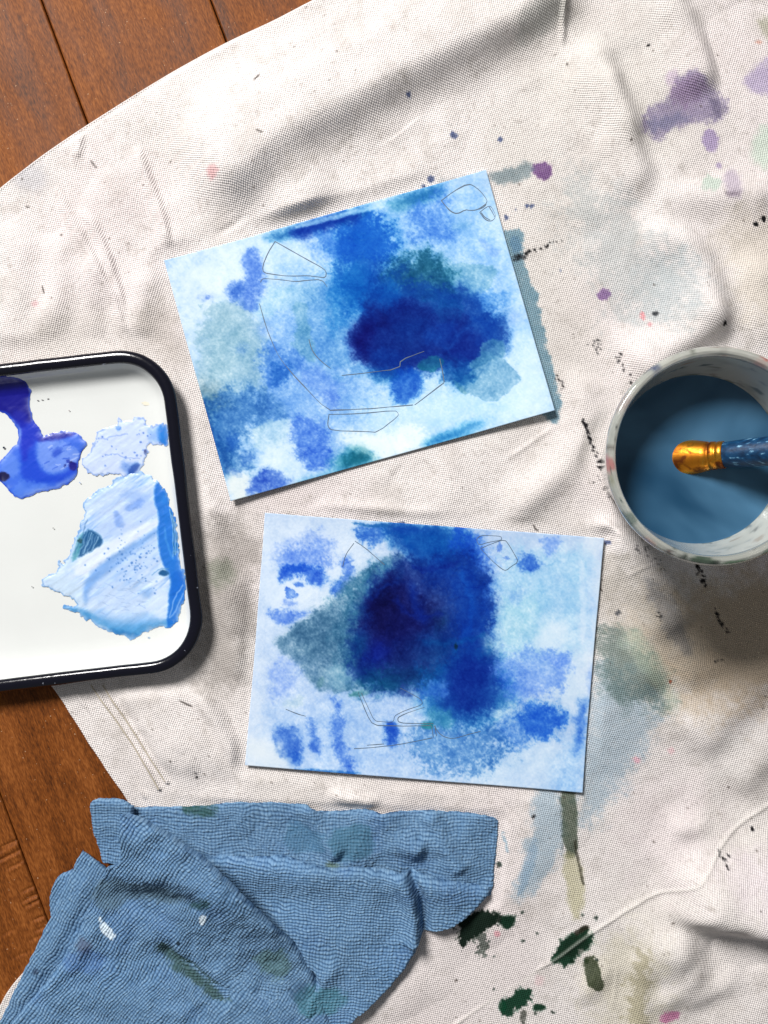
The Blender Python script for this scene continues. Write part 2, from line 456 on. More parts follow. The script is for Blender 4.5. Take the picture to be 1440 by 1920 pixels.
SEAM = [(1580, 1430), (1440, 1507), (1378, 1545), (1338, 1584), (1305, 1622), (1270, 1652), (1200, 1687), (1130, 1727), (1060, 1782), (990, 1832), (900, 1887), (830, 1935), (760, 1985), (700, 2030)]
def cloth_height(X, Y):
    sh = X.shape; X = X.ravel(); Y = Y.ravel()
    z = np.zeros(X.size); zb = np.zeros(X.size)
    def sel(pl, m):
        a = np.asarray(pl, float)
        return np.nonzero((X > a[:, 0].min() - m) & (X < a[:, 0].max() + m) & (Y > a[:, 1].min() - m) & (Y < a[:, 1].max() + m))[0]
    def ends(t, f): return sstep(0, f, t) * (1 - sstep(1 - f, 1, t)) if f > 0 else 1
    def ridge(pl, h, wl, wr, f=.2, wob=4):
        """fold along a line; wl / wr = widths on its left and right side looking along it (y down)"""
        pl = chaikin(pl, 2, False)
        i = sel(pl, 3 * max(wl, wr))
        x = X[i] + wob * fbm(X[i], Y[i], 45, 3, 1); y = Y[i] + wob * fbm(X[i], Y[i], 45, 3, 6)
        d, t = line_sd(x, y, pl)
        w = np.where(d < 0, wl, wr)
        (zb if min(wl, wr) >= 12 else z)[i] += h * np.exp(-(d / w) ** 2) * ends(t, f)
    def step(pl, h, w, reach, f=.2, wob=4, sharp=False):
        """cloth higher on the left side of the line, dropping across it within w, easing back within reach"""
        pl = chaikin(pl, 2, False)
        i = sel(pl, 3 * reach)
        x = X[i] + wob * fbm(X[i], Y[i], 45, 3, 1); y = Y[i] + wob * fbm(X[i], Y[i], 45, 3, 6)
        d, t = line_sd(x, y, pl)
        (z if sharp else zb)[i] += h * np.where(d < 0, np.exp(-(d / reach) ** 2), np.exp(-(d / w) ** 2)) * ends(t, f)
    # long fold across the top (runs from top right down to the left; left side of travel = lower right)
    ridge([(1090, -60), (1020, 10), (880, 85), (740, 150), (590, 225), (460, 315), (370, 385)], 26, 46, 150, .12, 6)
    ridge([(640, 330), (560, 390), (500, 440)], 8, 30, 60, .3)
    ridge([(1060, -60), (1050, 40), (1056, 95)], 5, 5, 5, .2, 2)
    # right-hand folds
    ridge([(1100, 60), (1135, 150), (1170, 225), (1190, 300), (1215, 385)], 15, 16, 60, .2)
    ridge([(1120, 120), (1150, 200), (1175, 290)], 7, 22, 14, .3)
    ridge([(1235, -90), (1262, 0), (1295, 60), (1318, 120), (1340, 180)], 16, 14, 70, .15, 3)
    ridge([(1180, 384), (1270, 370), (1350, 372), (1480, 366)], 9, 30, 30, .25, 6)
    step([(1200, 395), (1240, 428), (1282, 448), (1310, 490), (1330, 550), (1352, 600), (1345, 640)][::-1], 17, 22, 62, .22, 5)
    ridge([(1215, 400), (1240, 424), (1275, 436)], -7, 14, 14, .3, 3)
    ridge([(1360, 590), (1310, 620), (1250, 660), (1190, 715)], 20, 30, 60, .15)
    ridge([(1440, 480), (1420, 560), (1470, 640)], 8, 50, 50, .2)
    # between the sheets and the jar
    ridge([(1110, 800), (1070, 868), (1010, 925), (950, 985)], 11, 22, 40, .2)
    ridge([(1120, 960), (1160, 1010), (1205, 1060), (1240, 1120), (1270, 1190)], 17, 38, 45, .15)
    ridge([(1105, 690), (1090, 760), (1110, 830)], 8, 30, 40, .3)
    # left-hand creases
    ridge([(90, 320), (130, 400), (172, 470), (215, 560), (245, 640)], 5, 7, 16, .15, 3)
    ridge([(150, 385), (190, 440), (215, 505), (240, 600)], 5, 6, 14, .2, 3)
    ridge([(255, 270), (285, 350), (310, 410), (322, 470)], 5, 6, 14, .15, 3)
    ridge([(155, 250), (150, 300)], 3, 5, 8, .3, 2)
    for pl, h in (([(20, 390), (45, 480), (30, 620)], 7), ([(110, 420), (120, 530), (100, 640)], 8), ([(185, 470), (165, 560), (185, 650)], 7),
                  ([(280, 500), (262, 590), (280, 660)], 8)):
        ridge(pl, h, 22, 30, .25, 8)
    # below the tray and left of the second sheet
    ridge([(330, 880), (390, 960), (450, 985)], 7, 30, 40, .3)
    ridge([(395, 1010), (405, 1100), (395, 1190)], 9, 26, 22, .2, 8)
    ridge([(450, 1040), (440, 1160), (446, 1290)], 8, 18, 18, .2, 8)
    for x0, h in ((222, 9), (262, 11), (306, 10), (352, 8)):
        ridge([(x0, 1262), (x0 + 42, 1330), (x0 + 84, 1400), (x0 + 118, 1462)], h, 13, 17, .2, 5)
    ridge([(380, 1280), (420, 1360), (440, 1440)], 6, 16, 20, .3)
    # doubled hem on the lower left edge
    ridge([(132, 1282), (182, 1352), (232, 1424), (275, 1498)], 2.4, 3.2, 3.2, .02, 1)
    ridge([(172, 1282), (216, 1345), (262, 1412), (302, 1482)], 3.6, 3.6, 4.2, .02, 1)
    ridge([(194, 1282), (236, 1345), (276, 1405), (318, 1470)], 3.6, 3.4, 4.2, .02, 1)
    # under the lower sheet
    ridge([(610, 1478), (660, 1492), (720, 1500)], 8, 9, 14, .3)
    ridge([(560, 950), (700, 958), (850, 966)], 3, 14, 10, .3)
    # lower right
    ridge([(1480, 1170), (1420, 1250), (1350, 1330), (1290, 1420)], 17, 48, 70, .2, 8)
    ridge([(1500, 1300), (1430, 1400), (1370, 1500)], 12, 40, 50, .2, 8)
    ridge([(1230, 1120), (1280, 1220), (1310, 1290)], 12, 40, 40, .25, 8)
    ridge([(1190, 1170), (1210, 1260), (1235, 1300)], 8, 24, 28, .3, 8)
    ridge([(1250, 1560), (1290, 1546), (1330, 1545)], 10, 18, 12, .3)
    ridge(SEAM, 1.3, 3.0, 4.0, .01, 2); step(SEAM[::-1], .8, 6, 24, .02, 2, True)
    # overhanging fold with the round bump under it
    step([(1225, 1690), (1260, 1686), (1290, 1690), (1330, 1700), (1390, 1712), (1490, 1722), (1640, 1726)], 52, 28, 110, .2, 14)
    ridge([(1300, 1756), (1370, 1764), (1440, 1772), (1640, 1776)], -10, 30, 30, .2, 12)
    i = np.nonzero((X > 1130) & (X < 1420) & (Y > 1630) & (Y < 1920))[0]
    bx_ = (X[i] - 1258) + 10 * fbm(X[i], Y[i], 60, 2, 4); by_ = (Y[i] - 1778) + 10 * fbm(X[i], Y[i], 60, 2, 7)
    bu = bx_ * .82 + by_ * .57; bv = -bx_ * .57 + by_ * .82
    zb[i] += 26 * np.exp(-np.where(bu > 0, bu / 42, bu / 70) ** 2 - (bv / 50) ** 2)
    ridge([(1312, 1790), (1290, 1830), (1240, 1868), (1215, 1885)], 10, 26, 14, .25)
    ridge([(1390, 1838), (1320, 1862), (1270, 1886)], 9, 12, 26, .25)
    ridge([(1196, 1770), (1206, 1850), (1200, 1960)], 7, 12, 24, .15)
    ridge([(1080, 1880), (1120, 1830), (1160, 1790)], 6, 20, 20, .3)
    # general slackness of the cloth
    g = zb.reshape(sh)
    for ax in (0, 1, 0, 1, 0, 1):
        r = 4
        g = np.concatenate([np.repeat(np.take(g, [0], ax), r + 1, ax), g, np.repeat(np.take(g, [-1], ax), r, ax)], ax)
        cs = np.cumsum(g, ax); n_ = cs.shape[ax]
        g = (np.take(cs, range(2 * r + 1, n_), ax) - np.take(cs, range(0, n_ - 2 * r - 1), ax)) / (2 * r + 1)
    z = z + g.ravel()
    z += 6.5 * fbm(X, Y, 230, 3, 3) + 1.5 * fbm(X + .6 * Y, Y - .6 * X, 80, 2, 8) + .25 * fbm(X, Y, 18, 2, 11)
    c, s = math.cos(math.radians(-31)), math.sin(math.radians(-31))
    u = X * c + Y * s; v = -X * s + Y * c
    z += 1.5 * fbm(u / 3.2, v, 60, 2, 5) + .8 * fbm(u, v / 4.2, 44, 2, 9)
    z = z * 1.7 + 5
    # fine sharp creases left from folding
    cr = random.Random(3)
    for _ in range(46):
        x0, y0 = cr.uniform(-20, 1460), cr.uniform(-20, 1940); an = math.radians(cr.choice([-31, 59, 59, 62, 48, -40, 80]) + cr.gauss(0, 9)); ln_ = cr.uniform(50, 170)
        pl = [(x0, y0), (x0 + .5 * ln_ * math.cos(an) + cr.gauss(0, 5), y0 + .5 * ln_ * math.sin(an) + cr.gauss(0, 5)), (x0 + ln_ * math.cos(an), y0 + ln_ * math.sin(an))]
        ridge(pl, cr.choice([-1, 1]) * cr.uniform(1.0, 2.6), cr.uniform(3, 7), cr.uniform(5, 16) if cr.random() < .5 else cr.uniform(3, 6), .35, 3)
    # things pressing it flat
    def press(poly, lo, m):
        poly = np.asarray(poly, float)
        i = sel(poly, m)
        f = sstep(-6, m, poly_sd(X[i], Y[i], poly))
        z[i] = np.minimum(z[i], lo + (z[i] - lo) * f) * (1) if lo is not None else z[i]
        z[i] = lo + (z[i] - lo) * np.maximum(f, 0.10 * (z[i] < lo + 30))
    press(PAPER1, 4.0, 34); press(PAPER2, 4.0, 30)
    press([(-300, 690), (325, 655), (395, 1250), (-300, 1330)], 4.0, 46)
    t = np.linspace(0, 2 * math.pi, 24, endpoint=False)
    press(np.c_[1218 + 97 * np.cos(t), 876 + 97 * np.sin(t)], 3.5, 46)
    press([(170, 1505), (935, 1535), (922, 1680), (790, 1760), (640, 1960), (0, 1960), (100, 1690)], 3.5, 24)
    z = np.maximum(z, 2.4)
    return z.reshape(sh)

ZZ = cloth_height(XX, YY)
# the left edge lies flat on the boards
de = np.clip((XX - xl[:, None]) / 26, 0, 1)
ZZ = 2.2 + (ZZ - 2.2) * (de * de * (3 - 2 * de)) + 1.0 * np.exp(-((XX - xl[:, None] - 3) / 3.5) ** 2)
def zat(x, y):
    """height of the cloth at plan points"""
    x = np.atleast_1d(np.asarray(x, float)); y = np.atleast_1d(np.asarray(y, float))
    r = np.clip(((y - ys[0]) / ST).round().astype(int), 0, len(ys) - 1)
    c = np.clip(((x - xl[r]) / (xr - xl[r]) * (nc - 1)).round().astype(int), 0, nc - 1)
    return ZZ[r, c]

pc = Paint(XX, YY, lin((244, 236, 233), .93), 1.5, 0., .6)
x, y = pc.X, pc.Y
allidx = np.arange(x.size)
pc.put(allidx, np.clip(.5 * fbm(x, y, 300, 3, 4), 0, .5), (236, 218, 220))
pc.put(allidx, np.clip(.6 * fbm(x, y, 240, 3, 9) - .05, 0, .5), (222, 216, 206))
pc.put(allidx, np.clip(.7 * fbm(x, y, 120, 4, 12) - .25, 0, .35), (205, 203, 200))
pc.put(allidx, np.clip(.75 * fbm(x, y, 64, 5, 2, .65) - .05, 0, .42), (212, 203, 197))
pc.put(allidx, np.clip(.7 * fbm(x, y, 26, 4, 13, .7) - .14, 0, .35), (188, 180, 172))
pc.put(allidx, np.clip(.9 * fbm(x, y, 11, 3, 7, .7) - .35, 0, .5), (160, 150, 142))
# broad thin washes: old stains, and shade painted in as grey and tan
pc.wash([(1190, 1150), (1440, 1060), (1600, 1100), (1600, 1260), (1420, 1300), (1280, 1310), (1200, 1240)], (196, 172, 142), .7, 60, 50)  # the jar's shadow painted into the cloth as tan
pc.wash([(1040, 1060), (1200, 1060), (1280, 1160), (1290, 1260), (1200, 1230), (1130, 1130)], (176, 168, 156), .6, 50, 40)  # greyer part of the painted jar shadow, to its lower left
pc.wash([(1060, 350), (1115, 340), (1190, 430), (1280, 500), (1290, 570), (1220, 620), (1130, 560), (1080, 450)], (182, 192, 194), .5, 60, 60, .5)
pc.wash([(1190, 500), (1270, 480), (1300, 560), (1220, 620)], (182, 196, 202), .4, 45, 40, .5)
pc.wash([(1340, 400), (1480, 420), (1480, 620), (1380, 600)], (226, 214, 196), .5, 40, 30)
pc.wash([(380, 1000), (480, 960), (470, 1250), (400, 1300), (360, 1200)], (160, 152, 146), .65, 50, 40, .2)  # shade right of the tray, painted into the cloth colour
pc.wash([(390, 1050), (430, 1050), (440, 1090), (400, 1100)], (110, 120, 100), .5, 18, 14, .3)
pc.wash([(240, 600), (330, 560), (350, 700), (300, 660)], (180, 170, 160), .4, 30, 20, .2)  # painted shade on the cloth between tray and upper sheet
pc.wash([(1000, 20), (1060, 0), (1040, 60), (960, 100)], (140, 146, 140), .35, 22, 16, .2)
pc.wash([(1420, 40), (1480, 40), (1480, 90), (1430, 70)], (150, 150, 120), .5, 12, 10, .2)
pc.wash([(1190, 1450), (1330, 1480), (1300, 1640), (1160, 1640)], (244, 228, 232), .4, 80, 50)
pc.wash([(1330, 1600), (1500, 1600), (1500, 1700), (1380, 1690)], (246, 232, 240), .5, 40, 30)
pc.wash([(150, 270), (330, 300), (310, 420), (120, 420)], (240, 222, 222), .3, 80, 60)
pc.wash([(1080, 1780), (1220, 1740), (1240, 1960), (1130, 1960)], (222, 214, 186), .45, 40, 40)
pc.wash([(1180, 1770), (1215, 1790), (1205, 1860), (1220, 1960), (1180, 1960)], (150, 142, 105), .5, 10, 22, .4)
# purple
pc.wash([(1198, 248), (1215, 218), (1246, 190), (1262, 158), (1300, 142), (1332, 165), (1360, 202), (1352, 224), (1310, 232), (1268, 240), (1230, 264)], (130, 116, 158), .75, 12, 12, .6)
pc.wash([(1250, 172), (1300, 150), (1320, 180), (1270, 215)], (160, 124, 168), .4, 18, 16, .5)
pc.wash([(1200, 235), (1260, 215), (1300, 220), (1240, 255)], (112, 116, 150), .5, 10, 10, .3)
pc.wash([(1330, 180), (1358, 200), (1356, 222), (1335, 220)], (90, 84, 110), .5, 8, 8, .4)
pc.wash([(1396, 152), (1440, 112), (1520, 100), (1520, 190), (1415, 175)], (166, 148, 200), .6, 14, 10, .5)
pc.dot(1330, 265, 17, (168, 146, 196), .8, 4, 6, 22, .4)
pc.dot(1346, 313, 6, (176, 156, 200), .7, 3, 3, None, .3)
pc.dot(1366, 350, 16, (176, 160, 186), .55, 8, 8, 30, .3)
pc.dot(1015, 322, 18, (112, 70, 132), .92, 3, 6, 17, .35)
pc.dot(1132, 553, 13, (120, 78, 146), .8, 3, 6, 12, .4)
pc.dot(1366, 371, 14, (110, 96, 110), .5, 4, 6, 4)
pc.dot(1326, 350, 17, (176, 208, 188), .55, 8, 9, 15, .5)
pc.dot(1432, 280, 24, (190, 222, 198), .5, 12, 10, 40, .3)
pc.wash([(1240, 145), (1262, 140), (1262, 160), (1246, 170)], (206, 180, 214), .5, 6, 6, .3)
# grey blue by the first sheet
pc.wash([(915, 325), (985, 305), (1002, 318), (990, 336), (930, 348)], (118, 138, 146), .8, 8, 9, .45)
pc.wash([(944, 448), (978, 438), (986, 462), (976, 486), (1000, 545), (1014, 600), (1024, 660), (1040, 705), (1052, 760), (1036, 790), (1000, 740), (960, 520)], (96, 142, 164), .85, 4, 9, .5)
pc.wash([(955, 445), (975, 445), (978, 470), (960, 475)], (88, 130, 170), .5, 5, 5, .4)
pc.wash([(830, 330), (880, 335), (860, 352), (820, 355)], (150, 160, 165), .4, 8, 8, .4)
# blue and green grey lower right of the second sheet
pc.wash([(1105, 1250), (1150, 1255), (1235, 1320), (1215, 1380), (1180, 1440), (1130, 1510), (1100, 1550), (1085, 1480)], (164, 188, 206), .75, 34, 24, .5)
pc.wash([(1118, 1190), (1165, 1185), (1215, 1240), (1248, 1290), (1238, 1318), (1190, 1322), (1120, 1290)], (88, 112, 108), .7, 30, 26, .5)
pc.wash([(1150, 1190), (1200, 1180), (1260, 1290), (1250, 1330), (1235, 1290)], (176, 190, 170), .5, 14, 12, .3)
pc.wash([(1205, 1085), (1240, 1110), (1285, 1190), (1280, 1220), (1245, 1190), (1215, 1130)], (110, 112, 120), .5, 14, 12, .4)
pc.wash([(1006, 1470), (1050, 1470), (1053, 1600), (1010, 1650), (962, 1690), (985, 1605)], (156, 184, 204), .7, 14, 14, .5)
pc.wash([(985, 1600), (1000, 1570), (1010, 1580), (990, 1650), (965, 1680)], (120, 160, 196), .4, 6, 6, .4)
pc.wash([(1048, 1470), (1078, 1470), (1080, 1520), (1083, 1606), (1056, 1600)], (74, 88, 70), .9, 3, 4, .5)
pc.wash([(1054, 1596), (1086, 1600), (1096, 1715), (1066, 1715)], (196, 190, 150), .7, 8, 8, .4)
pc.stroke([(1078, 1575), (1083, 1612), (1092, 1655)], 5, (58, 56, 44), .8, 2, 3, .3)
pc.stroke([(1048, 1490), (1054, 1590)], 4, (70, 90, 100), .5, 2, 3, .3, .45)
# dark green splats
def GW(p_, *a, **k):
    p_ = np.asarray(p_, float); a = list(a); a[3] = a[3] * 1.9; pc.wash(p_.mean(0) + (p_ - p_.mean(0)) * 1.16, *a, rs=14, **k)
DG = (6, 34, 24)
GW([(858, 1738), (880, 1714), (905, 1704), (926, 1716), (922, 1728), (902, 1742), (884, 1762), (866, 1766)], DG, .99, 2, 7)
pc.dot(950, 1725, 15, (8, 52, 34), .99, 2, 4, 14)
GW([(920, 1712), (940, 1716), (938, 1728), (920, 1728)], DG, .95, 2, 4)
GW([(895, 1745), (910, 1745), (908, 1785), (898, 1790)], DG, .7, 2, 6, .9)
GW([(1036, 1792), (1048, 1776), (1066, 1756), (1090, 1742), (1104, 1750), (1104, 1770), (1082, 1782), (1062, 1800), (1044, 1802)], (10, 58, 38), .98, 2, 6)
GW([(1048, 1770), (1090, 1745), (1100, 1765), (1060, 1795)], (6, 36, 22), .6, 6, 6)
pc.stroke([(1080, 1748), (1098, 1736)], 8, (44, 40, 30), .9, 2, 3)
pc.dot(1072, 1801, 6, (10, 46, 28), .95, 1.5, 2, 4); pc.dot(1098, 1799, 5, (10, 46, 28), .9, 1.5, 2, 4)
GW([(1098, 1792), (1118, 1796), (1126, 1840), (1124, 1850), (1106, 1846), (1100, 1820)], (54, 66, 40), .95, 2, 4, .4)
GW([(938, 1878), (956, 1872), (966, 1854), (994, 1856), (990, 1876), (968, 1886), (954, 1902)], (8, 62, 42), .98, 2, 5)
pc.dot(942, 1886, 8, (10, 70, 46), .95, 1.5, 2, 10); pc.dot(1010, 1887, 13, (8, 58, 38), .98, 1.5, 3, 7)
pc.dot(981, 1905, 6, (40, 46, 36), .8, 2, 3, 16, .7); pc.dot(1003, 1898, 2.5, DG); pc.dot(1036, 1897, 3, DG)
for px_, py_, r in ((978, 1708, 3.2), (981, 1763, 3.2), (966, 1714, 2), (936, 1619, 5), (1007, 1749, 2.5), (925, 1853, 2.5), (926, 1792, 2.2), (1117, 1795, 3), (1116, 1717, 4), (1091, 1713, 3)):
    pc.dot(px_, py_, r, (28, 50, 42), .85, 1.2, 2)
pc.dot(931, 1748, 6, (246, 176, 186), .8, 2, 2); pc.dot(1010, 1838, 10, (246, 214, 216), .6, 4, 4)
pc.stroke([(942, 1560), (950, 1592)], 6, (120, 170, 200), .6, 2, 3, .3, .3)
# pinks
pc.dot(405, 336, 13, (238, 178, 180), .75, 5, 6, 11, .4)
pc.dot(1203, 595, 5, (236, 150, 156), .9, 2, 4, 9, .3); pc.dot(1214, 611, 4, (240, 170, 175), .8, 2, 2)
pc.dot(1192, 1423, 7, (248, 188, 204), .8, 3, 3); pc.dot(1256, 1406, 6, (248, 204, 210), .7, 3, 3)
pc.dot(1252, 1902, 19, (210, 116, 168), .85, 6, 8, 13, .5); pc.dot(1250, 1274, 3.2, (150, 84, 60), 1, 1, 1)
pc.dot(730, 4, 7, (236, 160, 150), .6, 3, 3); pc.dot(1422, 81, 6, (230, 160, 140), .7, 3, 3, 3)
pc.dot(70, 572, 6, (240, 180, 186), .5, 3, 3); pc.dot(60, 335, 30, (180, 186, 200), .3, 16, 10)
# navy dots
for px_, py_, r in ((850, 255, 7), (938, 263, 4.5), (766, 188, 4.5), (808, 338, 6), (795, 351, 4), (988, 387, 4), (997, 387, 4), (949, 409, 4.5), (967, 395, 2), (1137, 1017, 5), (754, 983, 6), (1050, 508, 2)):
    pc.dot(px_, py_, r, (52, 72, 124), .85, 1.6, 3, None, .3)
# black scribbles and crumbs
BK = (18, 18, 22)
def crumbs(pl, n, r0, r1, spread, a=.95):
    pl = chaikin(pl, 1, False)
    seg = np.hypot(*(pl[1:] - pl[:-1]).T); cum = np.r_[0, np.cumsum(seg)]
    for _ in range(n):
        s = random.random() * cum[-1]; j = min(np.searchsorted(cum, s) - 1, len(seg) - 1); j = max(j, 0)
        p = pl[j] + (pl[j + 1] - pl[j]) * ((s - cum[j]) / seg[j])
        pc.dot(p[0] + random.gauss(0, spread), p[1] + random.gauss(0, spread), random.uniform(r0, r1), BK, a, 1, 2)
crumbs([(962, 492), (980, 480), (1000, 468), (1024, 462)], 20, 1.2, 3.2, 2)
pc.dot(974, 484, 12, (28, 34, 42), .8, 3, 6, 7, .5)
crumbs([(1020, 463), (1040, 455), (1060, 450)], 8, 1, 2.2, 1.5)
crumbs([(1088, 788), (1100, 812), (1110, 840), (1130, 880)], 46, 1.3, 3.0, 1.6)
crumbs([(1125, 880), (1138, 940)], 12, 1, 2.2, 6, .7)
crumbs([(1110, 640), (1130, 655), (1122, 665)], 14, 1.2, 2.2, 6, .8)
crumbs([(1155, 670), (1170, 690), (1185, 720)], 14, 1.2, 2.4, 4, .85)
crumbs([(1040, 705), (1050, 720), (1056, 735)], 12, 1, 2, 3)
crumbs([(1304, 1056), (1312, 1076), (1320, 1098)], 22, 1.5, 3.2, 2)
crumbs([(1338, 1142), (1348, 1168), (1360, 1188)], 20, 1.3, 2.6, 1.5)
crumbs([(1328, 1236), (1345, 1233)], 6, 1.2, 2.2, .8)
crumbs([(1222, 1145), (1228, 1155)], 6, 1.2, 2.4, 3)
crumbs([(1190, 1020), (1215, 1045), (1230, 1060)], 20, 1, 2.4, 5, .6)
pc.dot(1413, 424, 6, BK, 1, 1, 4, 5); pc.dot(1427, 413, 7, BK, 1, 1, 4, 5); pc.dot(1440, 413, 4, BK)
pc.dot(1345, 614, 4, BK, 1, 1, 3); pc.dot(1224, 591, 5, (40, 44, 50), .9, 2, 3)
pc.dot(1212, 92, 4.5, BK, 1, 1, 3, 3); pc.dot(1157, 1149, 5, (60, 64, 74), .8, 2, 3)
crumbs([(1337, 1582), (1342, 1600), (1350, 1615)], 14, 1, 2.6, 1.2); crumbs([(1345, 1600), (1356, 1592)], 6, 1, 2.2, 1)
crumbs([(1405, 1546), (1407, 1556)], 6, 1.2, 2.6, .8)
crumbs([(995, 1532), (1002, 1525)], 6, 1, 2.4, 1); crumbs([(368, 1440), (372, 1456)], 6, 1.2, 2.6, .8)
crumbs([(1418, 1325), (1424, 1282)], 5, .8, 1.6, 1)
for a, b in (((482, 166), (490, 158)), ((489, 268), (499, 272)), ((83, 540), (87, 552)), ((50, 388), (56, 390)), ((172, 304), (182, 316)), ((1122, 1100), (1128, 1108)), ((1000, 985), (1003, 992)), ((1002, 990), (1008, 994)),
             ((342, 1312), (362, 1322)), ((836, 1448), (838, 1450))):
    pc.stroke([a, b], 2.6, (60, 52, 48), .85, 1, 1)
for _ in range(330):
    px_, py_ = random.uniform(0, 1440), random.uniform(0, 1920)
    pc.dot(px_, py_, random.choice([.9, 1.0, 1.3, 1.6, 2.1]), (70, 60, 54), random.uniform(.4, .9), 1, 1)
pc.stroke(SEAM, 5, (250, 243, 236), .5, 2, 1)
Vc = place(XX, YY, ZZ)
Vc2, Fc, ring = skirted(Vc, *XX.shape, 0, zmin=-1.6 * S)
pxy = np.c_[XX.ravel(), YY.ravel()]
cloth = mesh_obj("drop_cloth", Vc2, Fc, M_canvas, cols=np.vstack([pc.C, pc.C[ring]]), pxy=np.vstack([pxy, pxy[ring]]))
tag(cloth, "wrinkled off-white canvas drop cloth spotted with old paint, spread over the wooden floor", "drop cloth")

def tube(name, pl, r, mat, zoff, parent=None, flat=1.0, nseg=8, znom=None, zf=None, color=None, n=None, taper=False):
    pl = chaikin(pl, 2, False)
    seg = np.hypot(*(pl[1:] - pl[:-1]).T); cum = np.r_[0, np.cumsum(seg)]
    n = n or max(int(cum[-1] / 4), 4)
    s = np.linspace(0, cum[-1], n)
    px_ = np.interp(s, cum, pl[:, 0]); py_ = np.interp(s, cum, pl[:, 1])
    pz = (zf or zat)(px_, py_) + zoff
    pz = np.convolve(np.pad(pz, 2, 'edge'), np.ones(5) / 5, 'valid')
    tx = np.gradient(px_); ty = np.gradient(py_); l = np.hypot(tx, ty) + 1e-9; nx, ny = -ty / l, tx / l
    rr = np.full(n, r)
    if taper: rr = r * np.clip(np.minimum(np.arange(n), np.arange(n)[::-1]) / 3.0, .25, 1)
    a = np.linspace(0, 2 * math.pi, nseg, endpoint=False)
    X = px_[:, None] + nx[:, None] * np.cos(a) * rr[:, None]; Y = py_[:, None] + ny[:, None] * np.cos(a) * rr[:, None]
    Z = pz[:, None] + np.sin(a) * rr[:, None] * flat
    V = place(X, Y, Z, znom)
    i = np.arange(n * nseg).reshape(n, nseg); j = np.roll(i, -1, 1)
    F = np.c_[i[:-1].ravel(), j[:-1].ravel(), j[1:].ravel(), i[1:].ravel()]
    c = np.tile(color, (len(V), 1)) if color is not None else None
    return mesh_obj(name, V, F, mat, parent, cols=c, pxy=np.c_[X.ravel(), Y.ravel()] * 1.0)
CREAM = lin((246, 238, 226), .88)
for pl in ([(172, 1284), (216, 1345), (262, 1412), (300, 1478)], [(194, 1284), (236, 1345), (276, 1405), (312, 1464)]):
    tube("hem_seam", pl, 1.2, M_thread, .5, cloth, .8, color=lin((216, 204, 184), .70))
print("cloth done")

# ------------------------------------------------------------------ the two painted sheets
def sheet(corn, zfun, paint, name, base):
    tl, tr, br, bl = corn
    n = int(np.hypot(*(tr - tl)) / 1.5); m = int(np.hypot(*(bl - tl)) / 1.5)
    u, v = np.meshgrid(np.linspace(0, 1, n), np.linspace(0, 1, m))
    P = tl[None, None] * ((1 - u) * (1 - v))[..., None] + tr * (u * (1 - v))[..., None] + br * (u * v)[..., None] + bl * ((1 - u) * v)[..., None]
    X, Y = P[..., 0], P[..., 1]
    X = X + 1.1 * fbm(X, Y, 160, 2, 3); Y = Y + 1.1 * fbm(X, Y, 160, 2, 8)
    Z = zfun(u, v)
    p = Paint(X, Y, lin(base, .86), 1.9, .8, .85)
    paint(p)
    # grain of the rag paper taking up pigment
    g = .6 * vnoise(p.X / 3.4, p.Y / 3.4, 6) + .4 * vnoise(p.X / 1.9, p.Y / 1.9, 9) - .5
    dens = -np.log(np.clip(p.C, .002, .93) / .94)
    fl_ = fbm(p.X, p.Y, 15, 4, 5, .8); bl_ = fbm(p.X, p.Y, 52, 4, 11, .65)
    tide = np.exp(-(fbm(p.X, p.Y, 120, 4, 2, .55) / .02) ** 2) * sstep(-.1, .25, fbm(p.X, p.Y, 90, 2, 8))
    mid = np.clip(dens[:, 0] * 1.2, .12, 1) * np.clip(1.6 - dens[:, 0] * .3, .35, 1)
    f = 1 + (.42 * fl_ + .38 * bl_ + .55 * g + .30 * tide) * mid
    p.C = np.clip(.92 * np.exp(-1.1 * dens * np.clip(f, .3, 1.9)[:, None]), 0, .92)
    V = place(X, Y, Z)
    V2, F, ring = skirted(V, m, n, 1.5 * S)
    C = np.vstack([p.C, np.tile(lin((225, 232, 238), .85), (len(ring), 1))])
    o = mesh_obj(name, V2, F, M_paper, cols=C)
    return o
def pencil(name, lines, zf, parent, w=.85):
    Vs = []; Fs = []; nb = 0
    for ln in lines:
        pl = chaikin(ln, 1, False)
        seg = np.hypot(*(pl[1:] - pl[:-1]).T); cum = np.r_[0, np.cumsum(seg)]
        n = max(int(cum[-1] / 3), 3); s = np.linspace(0, cum[-1], n)
        x = np.interp(s, cum, pl[:, 0]) + .5 * fbm(s, s * 0 + nb, 22, 2, 2); y = np.interp(s, cum, pl[:, 1]) + .5 * fbm(s, s * 0 + nb, 22, 2, 5)
        tx = np.gradient(x); ty = np.gradient(y); l = np.hypot(tx, ty) + 1e-9
        ww = w * np.clip(.8 + .6 * fbm(s, s * 0 + 3 * nb, 26, 3, 7), .25, 1.6)
        X = np.c_[x - ty / l * ww, x + ty / l * ww]; Y = np.c_[y + tx / l * ww, y - tx / l * ww]
        mesh_obj(name, place(X, Y, zf(X, Y) + .35), grid_faces(n, 2), M_graph, parent); nb += n * 2
def inv_bilin(corn):
    tl, tr, br, bl = corn
    A = np.c_[tr - tl, bl - tl]; Ai = np.linalg.inv(A)
    def f(X, Y):
        q = np.stack([X - tl[0], Y - tl[1]], -1) @ Ai.T
        return q[..., 0], q[..., 1]
    return f

